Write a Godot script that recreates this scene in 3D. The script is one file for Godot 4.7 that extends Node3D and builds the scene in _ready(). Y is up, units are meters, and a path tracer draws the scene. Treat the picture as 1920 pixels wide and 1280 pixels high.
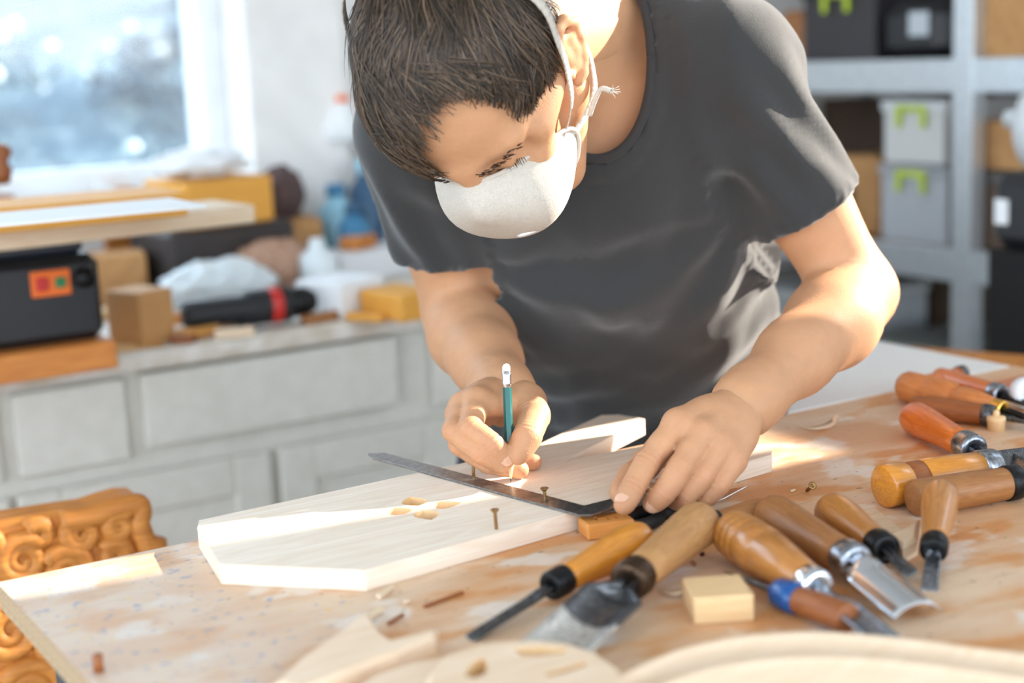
extends Node3D

# ---------------------------------------------------------------- camera frame (photo 1920x1280)
const CAM := Vector3(0, 1.31, 0)
const FPX := 2882.0
const RT := Vector3(0.847493, -0.044465, 0.528940)
const UPV := Vector3(0.136899, 0.981083, -0.136872)
const BK := Vector3(-0.512849, 0.188410, 0.837549)
const BT := 0.92            # bench top
const CT := 0.91            # counter top
const CZ := -2.12           # counter front
const WZ := -2.85           # back wall
const RX := 2.20            # rack front

var M := {}                 # materials
var used := {}
var rng := RandomNumberGenerator.new()
var Lx: Transform3D

func ray(px: float, py: float) -> Vector3:
	return RT * ((px - 960.0) / FPX) - UPV * ((py - 640.0) / FPX) - BK
func gp(px: float, py: float, y: float) -> Vector3:
	var r := ray(px, py)
	return CAM + r * ((y - CAM.y) / r.y)
func zp(px: float, py: float, z: float) -> Vector3:
	var r := ray(px, py)
	return CAM + r * (z / r.z)
func xp(px: float, py: float, x: float) -> Vector3:
	var r := ray(px, py)
	return CAM + r * (x / r.x)
func dp(px: float, py: float, d: float) -> Vector3:
	return CAM + ray(px, py) * d

# ---------------------------------------------------------------- naming
func numbered(n: String) -> String:
	if not used.has(n):
		used[n] = 0
		return n
	used[n] += 1
	return "%s_%03d" % [n, used[n]]
func tag(o: Node, label: String, cat: String, group := "") -> Node:
	o.set_meta("label", label)
	o.set_meta("category", cat)
	if group != "":
		o.set_meta("group", group)
	return o
func thing(called: String, label: String, cat: String, at := Vector3.ZERO, basis := Basis.IDENTITY, group := "") -> Node3D:
	var o := Node3D.new()
	o.name = numbered(called)
	add_child(o)
	o.transform = Transform3D(basis, at)
	tag(o, label, cat, group)
	return o
func finish(st: SurfaceTool) -> ArrayMesh:
	st.generate_normals()
	return st.commit()
func put(called: String, mesh: Mesh, m: Material, parent: Node = null, at := Vector3.ZERO, basis := Basis.IDENTITY) -> MeshInstance3D:
	var o := MeshInstance3D.new()
	o.mesh = mesh
	o.material_override = m
	o.cast_shadow = GeometryInstance3D.SHADOW_CASTING_SETTING_ON
	if parent == null:
		o.name = numbered(called)
		add_child(o)
	else:
		o.name = called
		parent.add_child(o, true)
	o.transform = Transform3D(basis, at)
	return o
func one(called: String, label: String, cat: String, mesh: Mesh, m: Material, at := Vector3.ZERO, basis := Basis.IDENTITY, group := "") -> MeshInstance3D:
	var o := put(called, mesh, m, null, at, basis)
	tag(o, label, cat, group)
	return o
func struct(called: String, mesh: Mesh, m: Material, parent: Node = null, at := Vector3.ZERO, basis := Basis.IDENTITY) -> MeshInstance3D:
	var o := put(called, mesh, m, parent, at, basis)
	if parent == null:
		o.set_meta("kind", "structure")
	return o
func yaw(deg: float) -> Basis:
	return Basis(Vector3.UP, deg_to_rad(deg))
func along(d: Vector3, upish := Vector3.UP) -> Basis:
	var x := d.normalized()
	var z := x.cross(upish).normalized()
	return Basis(x, z.cross(x), z)

# ---------------------------------------------------------------- shapes
func ST(smooth := false) -> SurfaceTool:
	var st := SurfaceTool.new()
	st.begin(Mesh.PRIMITIVE_TRIANGLES)
	st.set_smooth_group(0 if smooth else -1)
	return st
func tri(st: SurfaceTool, a: Vector3, b: Vector3, c: Vector3) -> void:
	# a b c counter-clockwise seen from outside; stored clockwise for Godot
	st.add_vertex(a); st.add_vertex(c); st.add_vertex(b)
func quad(st: SurfaceTool, a: Vector3, b: Vector3, c: Vector3, d: Vector3) -> void:
	tri(st, a, b, c); tri(st, a, c, d)
func box(st: SurfaceTool, c: Vector3, s: Vector3, bev := 0.002, B := Basis.IDENTITY) -> void:
	var h := s * 0.5
	bev = minf(bev, minf(h.x, minf(h.y, h.z)) * 0.49)
	var P := func(sx: float, sy: float, sz: float, ax: int) -> Vector3:
		var v := Vector3(sx * (h.x - (0.0 if ax == 0 else bev)), sy * (h.y - (0.0 if ax == 1 else bev)), sz * (h.z - (0.0 if ax == 2 else bev)))
		return c + B * v
	for s1 in [-1.0, 1.0]:
		_face(st, [P.call(s1, -1.0, -1.0, 0), P.call(s1, 1.0, -1.0, 0), P.call(s1, 1.0, 1.0, 0), P.call(s1, -1.0, 1.0, 0)], c)
		_face(st, [P.call(-1.0, s1, -1.0, 1), P.call(1.0, s1, -1.0, 1), P.call(1.0, s1, 1.0, 1), P.call(-1.0, s1, 1.0, 1)], c)
		_face(st, [P.call(-1.0, -1.0, s1, 2), P.call(1.0, -1.0, s1, 2), P.call(1.0, 1.0, s1, 2), P.call(-1.0, 1.0, s1, 2)], c)
		for s2 in [-1.0, 1.0]:
			_face(st, [P.call(s1, s2, -1.0, 0), P.call(s1, s2, -1.0, 1), P.call(s1, s2, 1.0, 1), P.call(s1, s2, 1.0, 0)], c)
			_face(st, [P.call(s1, -1.0, s2, 0), P.call(s1, -1.0, s2, 2), P.call(s1, 1.0, s2, 2), P.call(s1, 1.0, s2, 0)], c)
			_face(st, [P.call(-1.0, s1, s2, 1), P.call(-1.0, s1, s2, 2), P.call(1.0, s1, s2, 2), P.call(1.0, s1, s2, 1)], c)
			for s3 in [-1.0, 1.0]:
				_face(st, [P.call(s1, s2, s3, 0), P.call(s1, s2, s3, 1), P.call(s1, s2, s3, 2)], c)
func _face(st: SurfaceTool, p: Array, inside: Vector3) -> void:
	var n: Vector3 = (p[1] - p[0]).cross(p[2] - p[0])
	var mid: Vector3 = Vector3.ZERO
	for q in p: mid += q
	mid /= p.size()
	if n.dot(mid - inside) < 0.0:
		p.reverse()
	for i in range(1, p.size() - 1):
		tri(st, p[0], p[i], p[i + 1])
func boxm(s: Vector3, bev := 0.002) -> ArrayMesh:
	var st := ST()
	box(st, Vector3(0, s.y * 0.5, 0), s, bev)
	return finish(st)
func boxc(s: Vector3, bev := 0.002) -> ArrayMesh:
	var st := ST()
	box(st, Vector3.ZERO, s, bev)
	return finish(st)
# lathe about local X; prof = [[x, r], ...]
func lathe(st: SurfaceTool, prof: Array, n := 28, O := Vector3.ZERO, B := Basis.IDENTITY, wob := 0.0) -> void:
	var rings: Array = []
	for q in prof:
		var ring := PackedVector3Array()
		for i in n:
			var a := TAU * i / n
			var r: float = q[1] * (1.0 + wob * sin(a * 3.0 + q[0] * 60.0))
			ring.append(O + B * Vector3(q[0], r * cos(a), r * sin(a)))
		rings.append(ring)
	for k in range(rings.size() - 1):
		for i in n:
			var j := (i + 1) % n
			var a: Vector3 = rings[k][i]; var b: Vector3 = rings[k][j]
			var c: Vector3 = rings[k + 1][j]; var d: Vector3 = rings[k + 1][i]
			if prof[k][1] < 1e-6: tri(st, a, c, d)
			elif prof[k + 1][1] < 1e-6: tri(st, a, b, c)
			else: quad(st, a, b, c, d)
func lathem(prof: Array, n := 28, wob := 0.0) -> ArrayMesh:
	var st := ST(true)
	lathe(st, prof, n, Vector3.ZERO, Basis.IDENTITY, wob)
	return finish(st)
# tube along a polyline
func tube(st: SurfaceTool, pts: Array, rad: Array, n := 8) -> void:
	var rings: Array = []
	var up := Vector3.UP
	for i in pts.size():
		var t: Vector3 = (pts[mini(i + 1, pts.size() - 1)] - pts[maxi(i - 1, 0)]).normalized()
		if absf(t.dot(up)) > 0.95: up = Vector3(0.3, 0.1, 0.9)
		var s := t.cross(up).normalized()
		var u := s.cross(t)
		up = u
		var ring := PackedVector3Array()
		var r: float = rad[mini(i, rad.size() - 1)]
		for k in n:
			var a := TAU * k / n
			ring.append(pts[i] + s * (cos(a) * r) + u * (sin(a) * r))
		rings.append(ring)
	for i in range(rings.size() - 1):
		for k in n:
			var j := (k + 1) % n
			quad(st, rings[i][k], rings[i + 1][k], rings[i + 1][j], rings[i][j])
	for k in n:
		var j := (k + 1) % n
		tri(st, pts[0], rings[0][k], rings[0][j])
		tri(st, pts[-1], rings[-1][j], rings[-1][k])
func tubem(pts: Array, rad: Array, n := 8) -> ArrayMesh:
	var st := ST(true)
	tube(st, pts, rad, n)
	return finish(st)
func smooth_path(p: Array, sub := 6) -> Array:
	var out: Array = []
	for i in range(p.size() - 1):
		var a: Vector3 = p[maxi(i - 1, 0)]; var b: Vector3 = p[i]
		var c: Vector3 = p[i + 1]; var d: Vector3 = p[mini(i + 2, p.size() - 1)]
		for k in sub:
			out.append(b.cubic_interpolate(c, a, d, float(k) / sub))
	out.append(p[-1])
	return out
# upright prism of a polygon in x,z with a small chamfer round the top
func prism(st: SurfaceTool, poly: PackedVector2Array, y0: float, y1: float, bev := 0.001) -> void:
	if not Geometry2D.is_polygon_clockwise(poly):
		poly.reverse()
	var inset := poly
	if bev > 0.0:
		var r := Geometry2D.offset_polygon(poly, -bev, Geometry2D.JOIN_MITER)
		if r.size() == 1 and r[0].size() == poly.size():
			inset = r[0]
			if not Geometry2D.is_polygon_clockwise(inset): inset.reverse()
			# line up the starting corner
			var best := 0
			for i in inset.size():
				if inset[i].distance_to(poly[0]) < inset[best].distance_to(poly[0]): best = i
			var turned := PackedVector2Array()
			for i in inset.size(): turned.append(inset[(best + i) % inset.size()])
			inset = turned
		else:
			bev = 0.0
	var n := poly.size()
	var mid := Vector2.ZERO
	for p in poly: mid += p / n
	var idx := Geometry2D.triangulate_polygon(inset)
	for i in range(0, idx.size(), 3):
		_up(st, inset[idx[i]], inset[idx[i + 1]], inset[idx[i + 2]], y1, true)
	idx = Geometry2D.triangulate_polygon(poly)
	for i in range(0, idx.size(), 3):
		_up(st, poly[idx[i]], poly[idx[i + 1]], poly[idx[i + 2]], y0, false)
	for i in n:
		var j := (i + 1) % n
		var a := Vector3(poly[i].x, y0, poly[i].y); var b := Vector3(poly[j].x, y0, poly[j].y)
		var c := Vector3(poly[j].x, y1 - bev, poly[j].y); var d := Vector3(poly[i].x, y1 - bev, poly[i].y)
		_wall(st, a, b, c, d, poly[i], poly[j], poly)
		if bev > 0.0:
			var e := Vector3(inset[j].x, y1, inset[j].y); var g := Vector3(inset[i].x, y1, inset[i].y)
			_wall(st, d, c, e, g, poly[i], poly[j], poly)
func _wall(st, a: Vector3, b: Vector3, c: Vector3, d: Vector3, p: Vector2, q: Vector2, poly: PackedVector2Array) -> void:
	var t := (q - p).normalized()
	var out := Vector2(t.y, -t.x)
	if Geometry2D.is_point_in_polygon((p + q) * 0.5 + out * 1e-4, poly): out = -out
	if (b - a).cross(c - a).dot(Vector3(out.x, 0, out.y)) > 0.0: quad(st, a, b, c, d)
	else: quad(st, d, c, b, a)
func _up(st, a: Vector2, b: Vector2, c: Vector2, y: float, upward: bool) -> void:
	var A := Vector3(a.x, y, a.y); var B := Vector3(b.x, y, b.y); var C := Vector3(c.x, y, c.y)
	if ((B - A).cross(C - A).y > 0.0) == upward: tri(st, A, B, C)
	else: tri(st, A, C, B)
func gpoly(px: Array, y: float) -> PackedVector2Array:
	var out := PackedVector2Array()
	for q in px:
		var g := gp(q[0], q[1], y)
		out.append(Vector2(g.x, g.z))
	return out
func centre(poly: PackedVector2Array) -> Vector2:
	var c := Vector2.ZERO
	for p in poly: c += p / poly.size()
	return c
func shifted(poly: PackedVector2Array, by: Vector2) -> PackedVector2Array:
	var out := PackedVector2Array()
	for p in poly: out.append(p - by)
	return out
# a flat piece whose outline is given in photo pixels on the plane of its top face
func slab(called: String, label: String, cat: String, px: Array, y0: float, th: float, m: Material, bev := 0.001, group := "") -> MeshInstance3D:
	var poly := gpoly(px, y0 + th)
	var c := centre(poly)
	var st := ST()
	prism(st, shifted(poly, c), 0.0, th, bev)
	return one(called, label, cat, finish(st), m, Vector3(c.x, y0, c.y), Basis.IDENTITY, group)
# block standing on height y at photo pixel of its base centre
func block(called: String, label: String, cat: String, px: float, py: float, y: float, s: Vector3, deg: float, m: Material, bev := 0.002, group := "") -> MeshInstance3D:
	return one(called, label, cat, boxm(s, bev), m, gp(px, py, y), yaw(deg), group)

# ---------------------------------------------------------------- textures and materials
func noise(seedv: int, freq: float, oct := 3, kind := FastNoiseLite.TYPE_SIMPLEX_SMOOTH) -> FastNoiseLite:
	var n := FastNoiseLite.new()
	n.seed = seedv
	n.noise_type = kind
	n.frequency = freq
	n.fractal_octaves = oct
	return n
func image_tex(w: int, h: int, fn: Callable) -> ImageTexture:
	var data := PackedByteArray()
	data.resize(w * h * 3)
	var k := 0
	for y in h:
		for x in w:
			var c: Color = fn.call(x, y)
			data[k] = int(clampf(c.r, 0, 1) * 255.0); data[k + 1] = int(clampf(c.g, 0, 1) * 255.0); data[k + 2] = int(clampf(c.b, 0, 1) * 255.0)
			k += 3
	var im := Image.create_from_data(w, h, false, Image.FORMAT_RGB8, data)
	return ImageTexture.create_from_image(im)
# tileable wood: grain runs along u
func wood_tex(seedv: int, pale: Color, dark: Color, bands := 9.0, contrast := 0.55, size := 256) -> ImageTexture:
	var a := noise(seedv, 1.0, 2); var b := noise(seedv + 7, 1.0, 3)
	var fn := func(x: int, y: int) -> Color:
		var u := TAU * x / size; var v := TAU * y / size
		var w: float = a.get_noise_3d(cos(u) * 0.35, sin(u) * 0.35 + cos(v) * 0.9, sin(v) * 0.9)
		var ring: float = 0.5 + 0.5 * sin((y / float(size) * bands + w * 2.2) * TAU)
		var fine: float = b.get_noise_3d(cos(u) * 0.8, cos(v) * 22.0 + sin(u) * 0.8, sin(v) * 22.0)
		var t := clampf(ring * 0.45 + fine * 0.55 + w * 0.35 + 0.2, 0.0, 1.0) * contrast
		return pale.lerp(dark, t)
	return image_tex(size, size, fn)
func blotch_tex(seedv: int, a: Color, b: Color, freq := 2.0, size := 128, oct := 4) -> ImageTexture:
	var n := noise(seedv, 1.0, oct)
	var fn := func(x: int, y: int) -> Color:
		var u := TAU * x / size; var v := TAU * y / size
		var t: float = n.get_noise_3d(cos(u) * freq + 3.0, sin(u) * freq + cos(v) * freq, sin(v) * freq)
		return a.lerp(b, clampf(0.5 + t * 1.1, 0, 1))
	return image_tex(size, size, fn)
func height_tex(seedv: int, freq: float, oct := 3, size := 128) -> ImageTexture:
	return blotch_tex(seedv, Color.BLACK, Color.WHITE, freq, size, oct)
func mat(c: Color, rough := 0.6, metal := 0.0) -> StandardMaterial3D:
	var m := StandardMaterial3D.new()
	m.albedo_color = c
	m.roughness = rough
	m.metallic = metal
	return m
func tmat(tex: Texture2D, scale: Vector3, rough := 0.6, metal := 0.0, tint := Color.WHITE) -> StandardMaterial3D:
	var m := mat(tint, rough, metal)
	m.albedo_texture = tex
	m.uv1_triplanar = true
	m.uv1_scale = scale
	return m
func rgb(r: float, g: float, b: float) -> Color:
	return Color(r / 255.0, g / 255.0, b / 255.0)

func _ready() -> void:
	rng.seed = 20240611
	set_view()
	make_materials()
	build_room()
	build_outside()
	build_counter()
	build_counter_goods()
	build_rack()
	build_bench()
	build_workpiece()
	build_tools()
	build_small_pieces()
	build_foreground()
	build_person()

func set_view() -> void:
	var cam := Camera3D.new()
	cam.name = "camera"
	add_child(cam)
	cam.transform = Transform3D(Basis(RT, UPV, BK).orthonormalized(), CAM)
	var ca := CameraAttributesPhysical.new()
	ca.frustum_focal_length = 54.04
	ca.frustum_focus_distance = 1.33
	ca.exposure_aperture = 2.8
	cam.attributes = ca
	cam.fov = 25.05
	cam.near = 0.02
	cam.far = 200.0
	cam.current = true

	var env := Environment.new()
	env.background_mode = Environment.BG_SKY
	var sm := ProceduralSkyMaterial.new()
	sm.sky_top_color = rgb(196, 218, 240)
	sm.sky_horizon_color = rgb(236, 242, 246)
	sm.ground_horizon_color = rgb(214, 220, 224)
	sm.ground_bottom_color = rgb(190, 196, 200)
	sm.sky_energy_multiplier = 2.32
	sm.ground_energy_multiplier = 1.45
	var sky := Sky.new()
	sky.sky_material = sm
	env.sky = sky
	env.tonemap_mode = Environment.TONE_MAPPER_LINEAR
	env.tonemap_exposure = 0.9
	env.sdfgi_enabled = true
	env.ssao_enabled = true
	env.ssil_enabled = true
	var we := WorldEnvironment.new()
	we.name = "world"
	we.environment = env
	add_child(we)

	var sun := DirectionalLight3D.new()
	sun.name = "sun"
	sun.light_color = rgb(255, 243, 228)
	sun.light_energy = 8.0
	sun.light_angular_distance = 0.6
	sun.shadow_enabled = true
	add_child(sun)
	sun.look_at_from_position(Vector3(10, 4.5, 1.5), Vector3.ZERO, Vector3.UP)

func make_materials() -> void:
	var pine := wood_tex(3, rgb(250, 236, 216), rgb(226, 196, 158), 7.0, 0.6)
	var beech := wood_tex(11, rgb(232, 198, 152), rgb(168, 122, 78), 5.0, 0.7)
	var dirty := blotch_tex(31, rgb(255, 255, 255), rgb(150, 130, 112), 1.6)
	var metal := blotch_tex(41, rgb(214, 216, 220), rgb(120, 124, 130), 2.5)
	M.board = tmat(wood_tex(5, rgb(252, 243, 232), rgb(228, 206, 182), 8.0, 0.62), Vector3(2.2, 9, 9), 0.55, 0, rgb(252, 246, 238))
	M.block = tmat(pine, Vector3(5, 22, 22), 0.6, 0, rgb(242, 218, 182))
	M.carved_pine = tmat(pine, Vector3(3, 12, 12), 0.55, 0, rgb(252, 240, 230))
	M.handle_yellow = tmat(beech, Vector3(7, 26, 26), 0.28, 0, rgb(255, 200, 96))
	M.handle_beech = tmat(beech, Vector3(7, 30, 30), 0.55, 0, rgb(218, 194, 164))
	M.handle_brown = tmat(beech, Vector3(7, 26, 26), 0.42, 0, rgb(188, 152, 118))
	M.handle_orange = tmat(beech, Vector3(7, 24, 24), 0.3, 0, rgb(250, 160, 74))
	M.handle_dark = tmat(beech, Vector3(7, 26, 26), 0.5, 0, rgb(176, 124, 88))
	M.handle_salmon = tmat(beech, Vector3(7, 26, 26), 0.5, 0, rgb(236, 178, 130))
	M.handle_ochre = tmat(beech, Vector3(7, 26, 26), 0.34, 0, rgb(216, 172, 112))
	for k in ["handle_yellow", "handle_orange", "handle_ochre"]:
		M[k].clearcoat_enabled = true
		M[k].clearcoat = 0.5
		M[k].clearcoat_roughness = 0.2
	M.steel = tmat(metal, Vector3(16, 16, 16), 0.3, 1.0, rgb(226, 228, 232))
	M.steel_dark = tmat(metal, Vector3(20, 20, 20), 0.36, 0.85, rgb(150, 147, 145))
	M.steel_brown = tmat(metal, Vector3(24, 24, 24), 0.42, 0.85, rgb(120, 92, 70))
	M.steel_worn = tmat(blotch_tex(43, rgb(226, 222, 214), rgb(158, 152, 144), 2.0), Vector3(22, 22, 22), 0.5, 0.55)
	M.chrome = mat(rgb(226, 230, 236), 0.14, 1.0)
	M.brass = mat(rgb(226, 176, 84), 0.3, 1.0)
	M.black_iron = tmat(metal, Vector3(20, 20, 20), 0.4, 0.6, rgb(50, 48, 48))
	M.square_steel = tmat(blotch_tex(47, rgb(160, 160, 160), rgb(124, 120, 117), 3.0), Vector3(9, 9, 9), 0.28, 0.9)
	M.screw = mat(rgb(168, 132, 84), 0.35, 0.9)
	M.black_plastic = mat(rgb(30, 32, 36), 0.4)
	M.black_rubber = mat(rgb(26, 27, 30), 0.6)
	M.blue_plastic = mat(rgb(20, 78, 142), 0.25)
	M.red_plastic = mat(rgb(196, 42, 36), 0.4)
	M.orange_plastic = mat(rgb(236, 112, 32), 0.45)
	M.green_plastic = mat(rgb(28, 122, 74), 0.4)
	M.lime_plastic = mat(rgb(190, 212, 52), 0.4)
	M.white_paint = tmat(blotch_tex(53, rgb(238, 240, 240), rgb(226, 229, 231), 1.2), Vector3(1.5, 1.5, 1.5), 0.7)
	M.wall = tmat(blotch_tex(59, rgb(240, 238, 235), rgb(230, 228, 225), 1.5), Vector3(1, 1, 1), 0.85)
	M.floor = tmat(blotch_tex(67, rgb(176, 168, 158), rgb(140, 132, 122), 2.0), Vector3(0.6, 0.6, 0.6), 0.7)
	M.ceiling = mat(rgb(236, 236, 234), 0.9)
	M.cabinet = tmat(blotch_tex(71, rgb(216, 212, 202), rgb(209, 205, 194), 2.2), Vector3(2, 2, 2), 0.6)
	M.cabinet_edge = tmat(blotch_tex(73, rgb(158, 152, 140), rgb(116, 106, 92), 2.6), Vector3(4, 4, 4), 0.7)
	M.worktop = tmat(blotch_tex(79, rgb(226, 220, 212), rgb(196, 184, 166), 1.4), Vector3(2, 2, 2), 0.6)
	M.rack_steel = tmat(blotch_tex(83, rgb(216, 222, 226), rgb(200, 207, 212), 3.0), Vector3(4, 4, 4), 0.34, 0.7)
	M.shelf_board = tmat(beech, Vector3(2, 12, 12), 0.7, 0, rgb(150, 116, 84))
	M.cardboard = tmat(blotch_tex(89, rgb(196, 148, 96), rgb(178, 130, 82), 1.6), Vector3(3, 3, 3), 0.85)
	M.old_wood = tmat(beech, Vector3(2.4, 14, 14), 0.6, 0, rgb(240, 184, 120))
	M.golden_wood = tmat(beech, Vector3(2.5, 8, 8), 0.55, 0, rgb(240, 186, 112))
	M.yellow_wood = tmat(pine, Vector3(2.5, 12, 12), 0.6, 0, rgb(234, 180, 82))
	M.pale_wood = tmat(pine, Vector3(2.5, 12, 12), 0.6, 0, rgb(240, 232, 222))
	M.ply = tmat(pine, Vector3(2.5, 12, 12), 0.6, 0, rgb(222, 172, 106))
	M.grey_board = mat(rgb(226, 228, 230), 0.6)
	M.paper = mat(rgb(236, 238, 240), 0.8)
	M.brown_cloth = tmat(blotch_tex(97, rgb(106, 82, 76), rgb(70, 58, 60), 2.0), Vector3(6, 6, 6), 0.9)
	M.dust = tmat(blotch_tex(101, rgb(238, 202, 146), rgb(216, 164, 96), 3.0), Vector3(8, 8, 8), 0.95)
	M.bench_edge = tmat(wood_tex(17, rgb(206, 176, 138), rgb(120, 92, 66), 12.0, 0.7), Vector3(3, 60, 60), 0.7)
	M.iron_beam = mat(rgb(52, 56, 62), 0.5, 0.3)
	M.bag = mat(rgb(226, 236, 240), 0.3)
	M.clear_box = mat(Color(0.86, 0.88, 0.9, 0.45), 0.2)
	M.clear_box.transparency = BaseMaterial3D.TRANSPARENCY_ALPHA
	M.glass = mat(Color(0.9, 0.95, 0.96, 0.06), 0.02)
	M.glass.transparency = BaseMaterial3D.TRANSPARENCY_ALPHA
	M.pencil_green = mat(rgb(14, 92, 88), 0.3)
	M.eraser = mat(rgb(232, 226, 222), 0.7)
	M.graphite = mat(rgb(50, 50, 54), 0.4)
	M.chip_hole = mat(rgb(92, 34, 20), 0.8)
	M.bench = bench_material()

func bench_material() -> StandardMaterial3D:
	var W := 1024; var H := 700
	var a := noise(201, 1.0, 4); var b := noise(202, 1.0, 4); var c := noise(203, 1.0, 3); var d := noise(204, 1.0, 2)
	var worn := rgb(230, 198, 166); var peach := rgb(220, 172, 130); var orange := rgb(216, 146, 86); var white := rgb(238, 228, 218); var dark := rgb(150, 98, 62)
	var grey := rgb(206, 192, 180)
	var fn := func(x: int, y: int) -> Color:
		var u := x / float(W) * 1.16; var v := y / float(H) * 0.80   # metres
		var w := a.get_noise_2d(u * 3.0, v * 9.0)
		var p := b.get_noise_2d(u * 6.0 + 5.0, v * 11.0)
		var g: float = c.get_noise_2d(u * 9.0, v * 190.0)
		var g2: float = c.get_noise_2d(u * 30.0 + 50.0, v * 420.0)
		var col: Color = peach.lerp(worn, smoothstep(-0.35, 0.3, w))
		col = col.lerp(orange, smoothstep(0.05, 0.42, p) * 0.85)
		col = col.lerp(white, smoothstep(0.22, 0.45, b.get_noise_2d(u * 8.0 - 9.0, v * 12.0 + 3.0)) * 0.75)
		col = col.lerp(grey, (1.0 - smoothstep(0.06, 0.26, u)) * 0.45)
		col = col.lerp(dark, smoothstep(0.25, 0.75, g) * 0.22 + smoothstep(0.3, 0.8, g2) * 0.14)
		var s := d.get_noise_2d(u * 70.0, v * 110.0)
		col = col.lerp(rgb(90, 66, 52), smoothstep(0.66, 0.8, s) * 0.6)
		if u < 0.2:
			col = col.lerp(rgb(96, 120, 178), smoothstep(0.5, 0.62, d.get_noise_2d(u * 60.0 + 20.0, v * 80.0 + 7.0)) * 0.45)
			col = col.lerp(rgb(226, 178, 60), smoothstep(0.62, 0.7, d.get_noise_2d(u * 55.0 - 31.0, v * 70.0 + 27.0)) * 0.6)
		return col
	var m := mat(Color.WHITE, 0.5)
	m.albedo_texture = image_tex(W, H, fn)
	m.heightmap_enabled = true
	m.heightmap_texture = height_tex(205, 9.0, 4, 256)
	m.heightmap_scale = 0.04
	return m

# ---------------------------------------------------------------- the room
func build_room() -> void:
	var x0 := -2.6; var x1 := 2.95; var z1 := 2.4; var top := 2.75; var th := 0.25
	struct("floor", boxc(Vector3(x1 - x0 + 0.5, 0.2, z1 - WZ + 0.5), 0.0), M.floor, null, Vector3((x0 + x1) / 2, -0.1, (z1 + WZ) / 2))
	struct("ceiling", boxc(Vector3(x1 - x0 + 0.5, 0.2, z1 - WZ + 0.5), 0.0), M.ceiling, null, Vector3((x0 + x1) / 2, top + 0.1, (z1 + WZ) / 2))
	# back wall, with the window over the counter
	var wx := 1.1; var wl := -1.3; var sill := 1.06; var head := 2.35
	var st := ST()
	var zc := WZ - th / 2
	var seg := func(xa: float, xb: float, ya: float, yb: float) -> void:
		box(st, Vector3((xa + xb) / 2, (ya + yb) / 2, zc), Vector3(xb - xa, yb - ya, th), 0.0)
	seg.call(x0, wl, 0.0, top); seg.call(wx + 0.034, x1, 0.0, top); seg.call(wl, wx + 0.034, 0.0, sill); seg.call(wl, wx + 0.034, head, top)
	struct("wall_back", finish(st), M.wall, null)
	# the white pier beside the window stands a little proud of the wall
	struct("trim_1", boxc(Vector3(0.205, top, 0.09), 0.004), M.wall, null, Vector3(1.235, top / 2, WZ + 0.045))
	var win := Node3D.new()
	win.name = "window_1"; add_child(win); win.set_meta("kind", "structure")
	var fz := WZ - 0.06
	st = ST()
	for q in [[wx + 0.012, 0.05], [wl + 0.03, 0.06], [-0.1, 0.07]]:
		box(st, Vector3(q[0], (sill + head) / 2, fz), Vector3(q[1], head - sill, 0.06), 0.006)
	for q in [sill + 0.03, head - 0.03]:
		box(st, Vector3((wl + wx) / 2, q, fz), Vector3(wx - wl, 0.06, 0.06), 0.006)
	put("window_frame", finish(st), M.white_paint, win)
	for q in [[wl, -0.1], [-0.1, wx]]:
		put("pane", boxc(Vector3(q[1] - q[0] - 0.05, head - sill - 0.1, 0.004), 0.0), M.glass, win, Vector3((q[0] + q[1]) / 2, (sill + head) / 2, fz))
	put("window_sill", boxc(Vector3(wx - wl + 0.08, 0.03, 0.2), 0.005), M.white_paint, win, Vector3((wl + wx) / 2, sill - 0.005, WZ + 0.06))
	# right wall: the sunny window is ahead of the rack
	var oy0 := 0.95; var oy1 := 2.6
	var hz0 := -1.25; var hz1 := -0.655; var hy := 1.79      # high window whose beam reaches the man
	var ox0 := 1.3; var ox1 := 2.2
	st = ST()
	var xc := x1 + th / 2
	var segx := func(xm: float, za: float, zb: float, ya: float, yb: float) -> void:
		box(st, Vector3(xm, (ya + yb) / 2, (za + zb) / 2), Vector3(th, yb - ya, zb - za), 0.0)
	segx.call(xc, WZ, hz0, 0.0, top); segx.call(xc, hz0, hz1, 0.0, hy); segx.call(xc, hz0, hz1, oy1, top)
	segx.call(xc, hz1, ox0, 0.0, top); segx.call(xc, ox1, z1, 0.0, top); segx.call(xc, ox0, ox1, 0.0, oy0); segx.call(xc, ox0, ox1, oy1, top)
	struct("wall_right", finish(st), M.wall, null)
	_window("fill_window_2", Vector3(xc, oy0, ox0), Vector3(0, 0, 1), ox1 - ox0, oy1 - oy0, 2)  # unseen window, added to raise the ambient light
	_window("window_5", Vector3(xc, hy, hz0), Vector3(0, 0, 1), hz1 - hz0, oy1 - hy, 1)
	# left wall and the wall behind the camera, unseen windows added for fill light
	st = ST()
	xc = x0 - th / 2
	segx.call(xc, WZ, -2.6, 0.0, top); segx.call(xc, -0.5, z1, 0.0, top); segx.call(xc, -2.6, -0.5, 0.0, oy0); segx.call(xc, -2.6, -0.5, oy1, top)
	struct("wall_left", finish(st), M.wall, null)
	_window("fill_window_3", Vector3(xc, oy0, -2.6), Vector3(0, 0, 1), 2.1, oy1 - oy0, 2)
	st = ST()
	zc = z1 + th / 2
	seg.call(x0, -2.1, 0.0, top); seg.call(-1.0, x1, 0.0, top); seg.call(-2.1, -1.0, 0.0, oy0); seg.call(-2.1, -1.0, oy1, top)
	struct("wall_front", finish(st), M.wall, null)
	_window("fill_window_4", Vector3(-2.1, oy0, zc), Vector3(1, 0, 0), 1.1, oy1 - oy0, 1)

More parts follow.
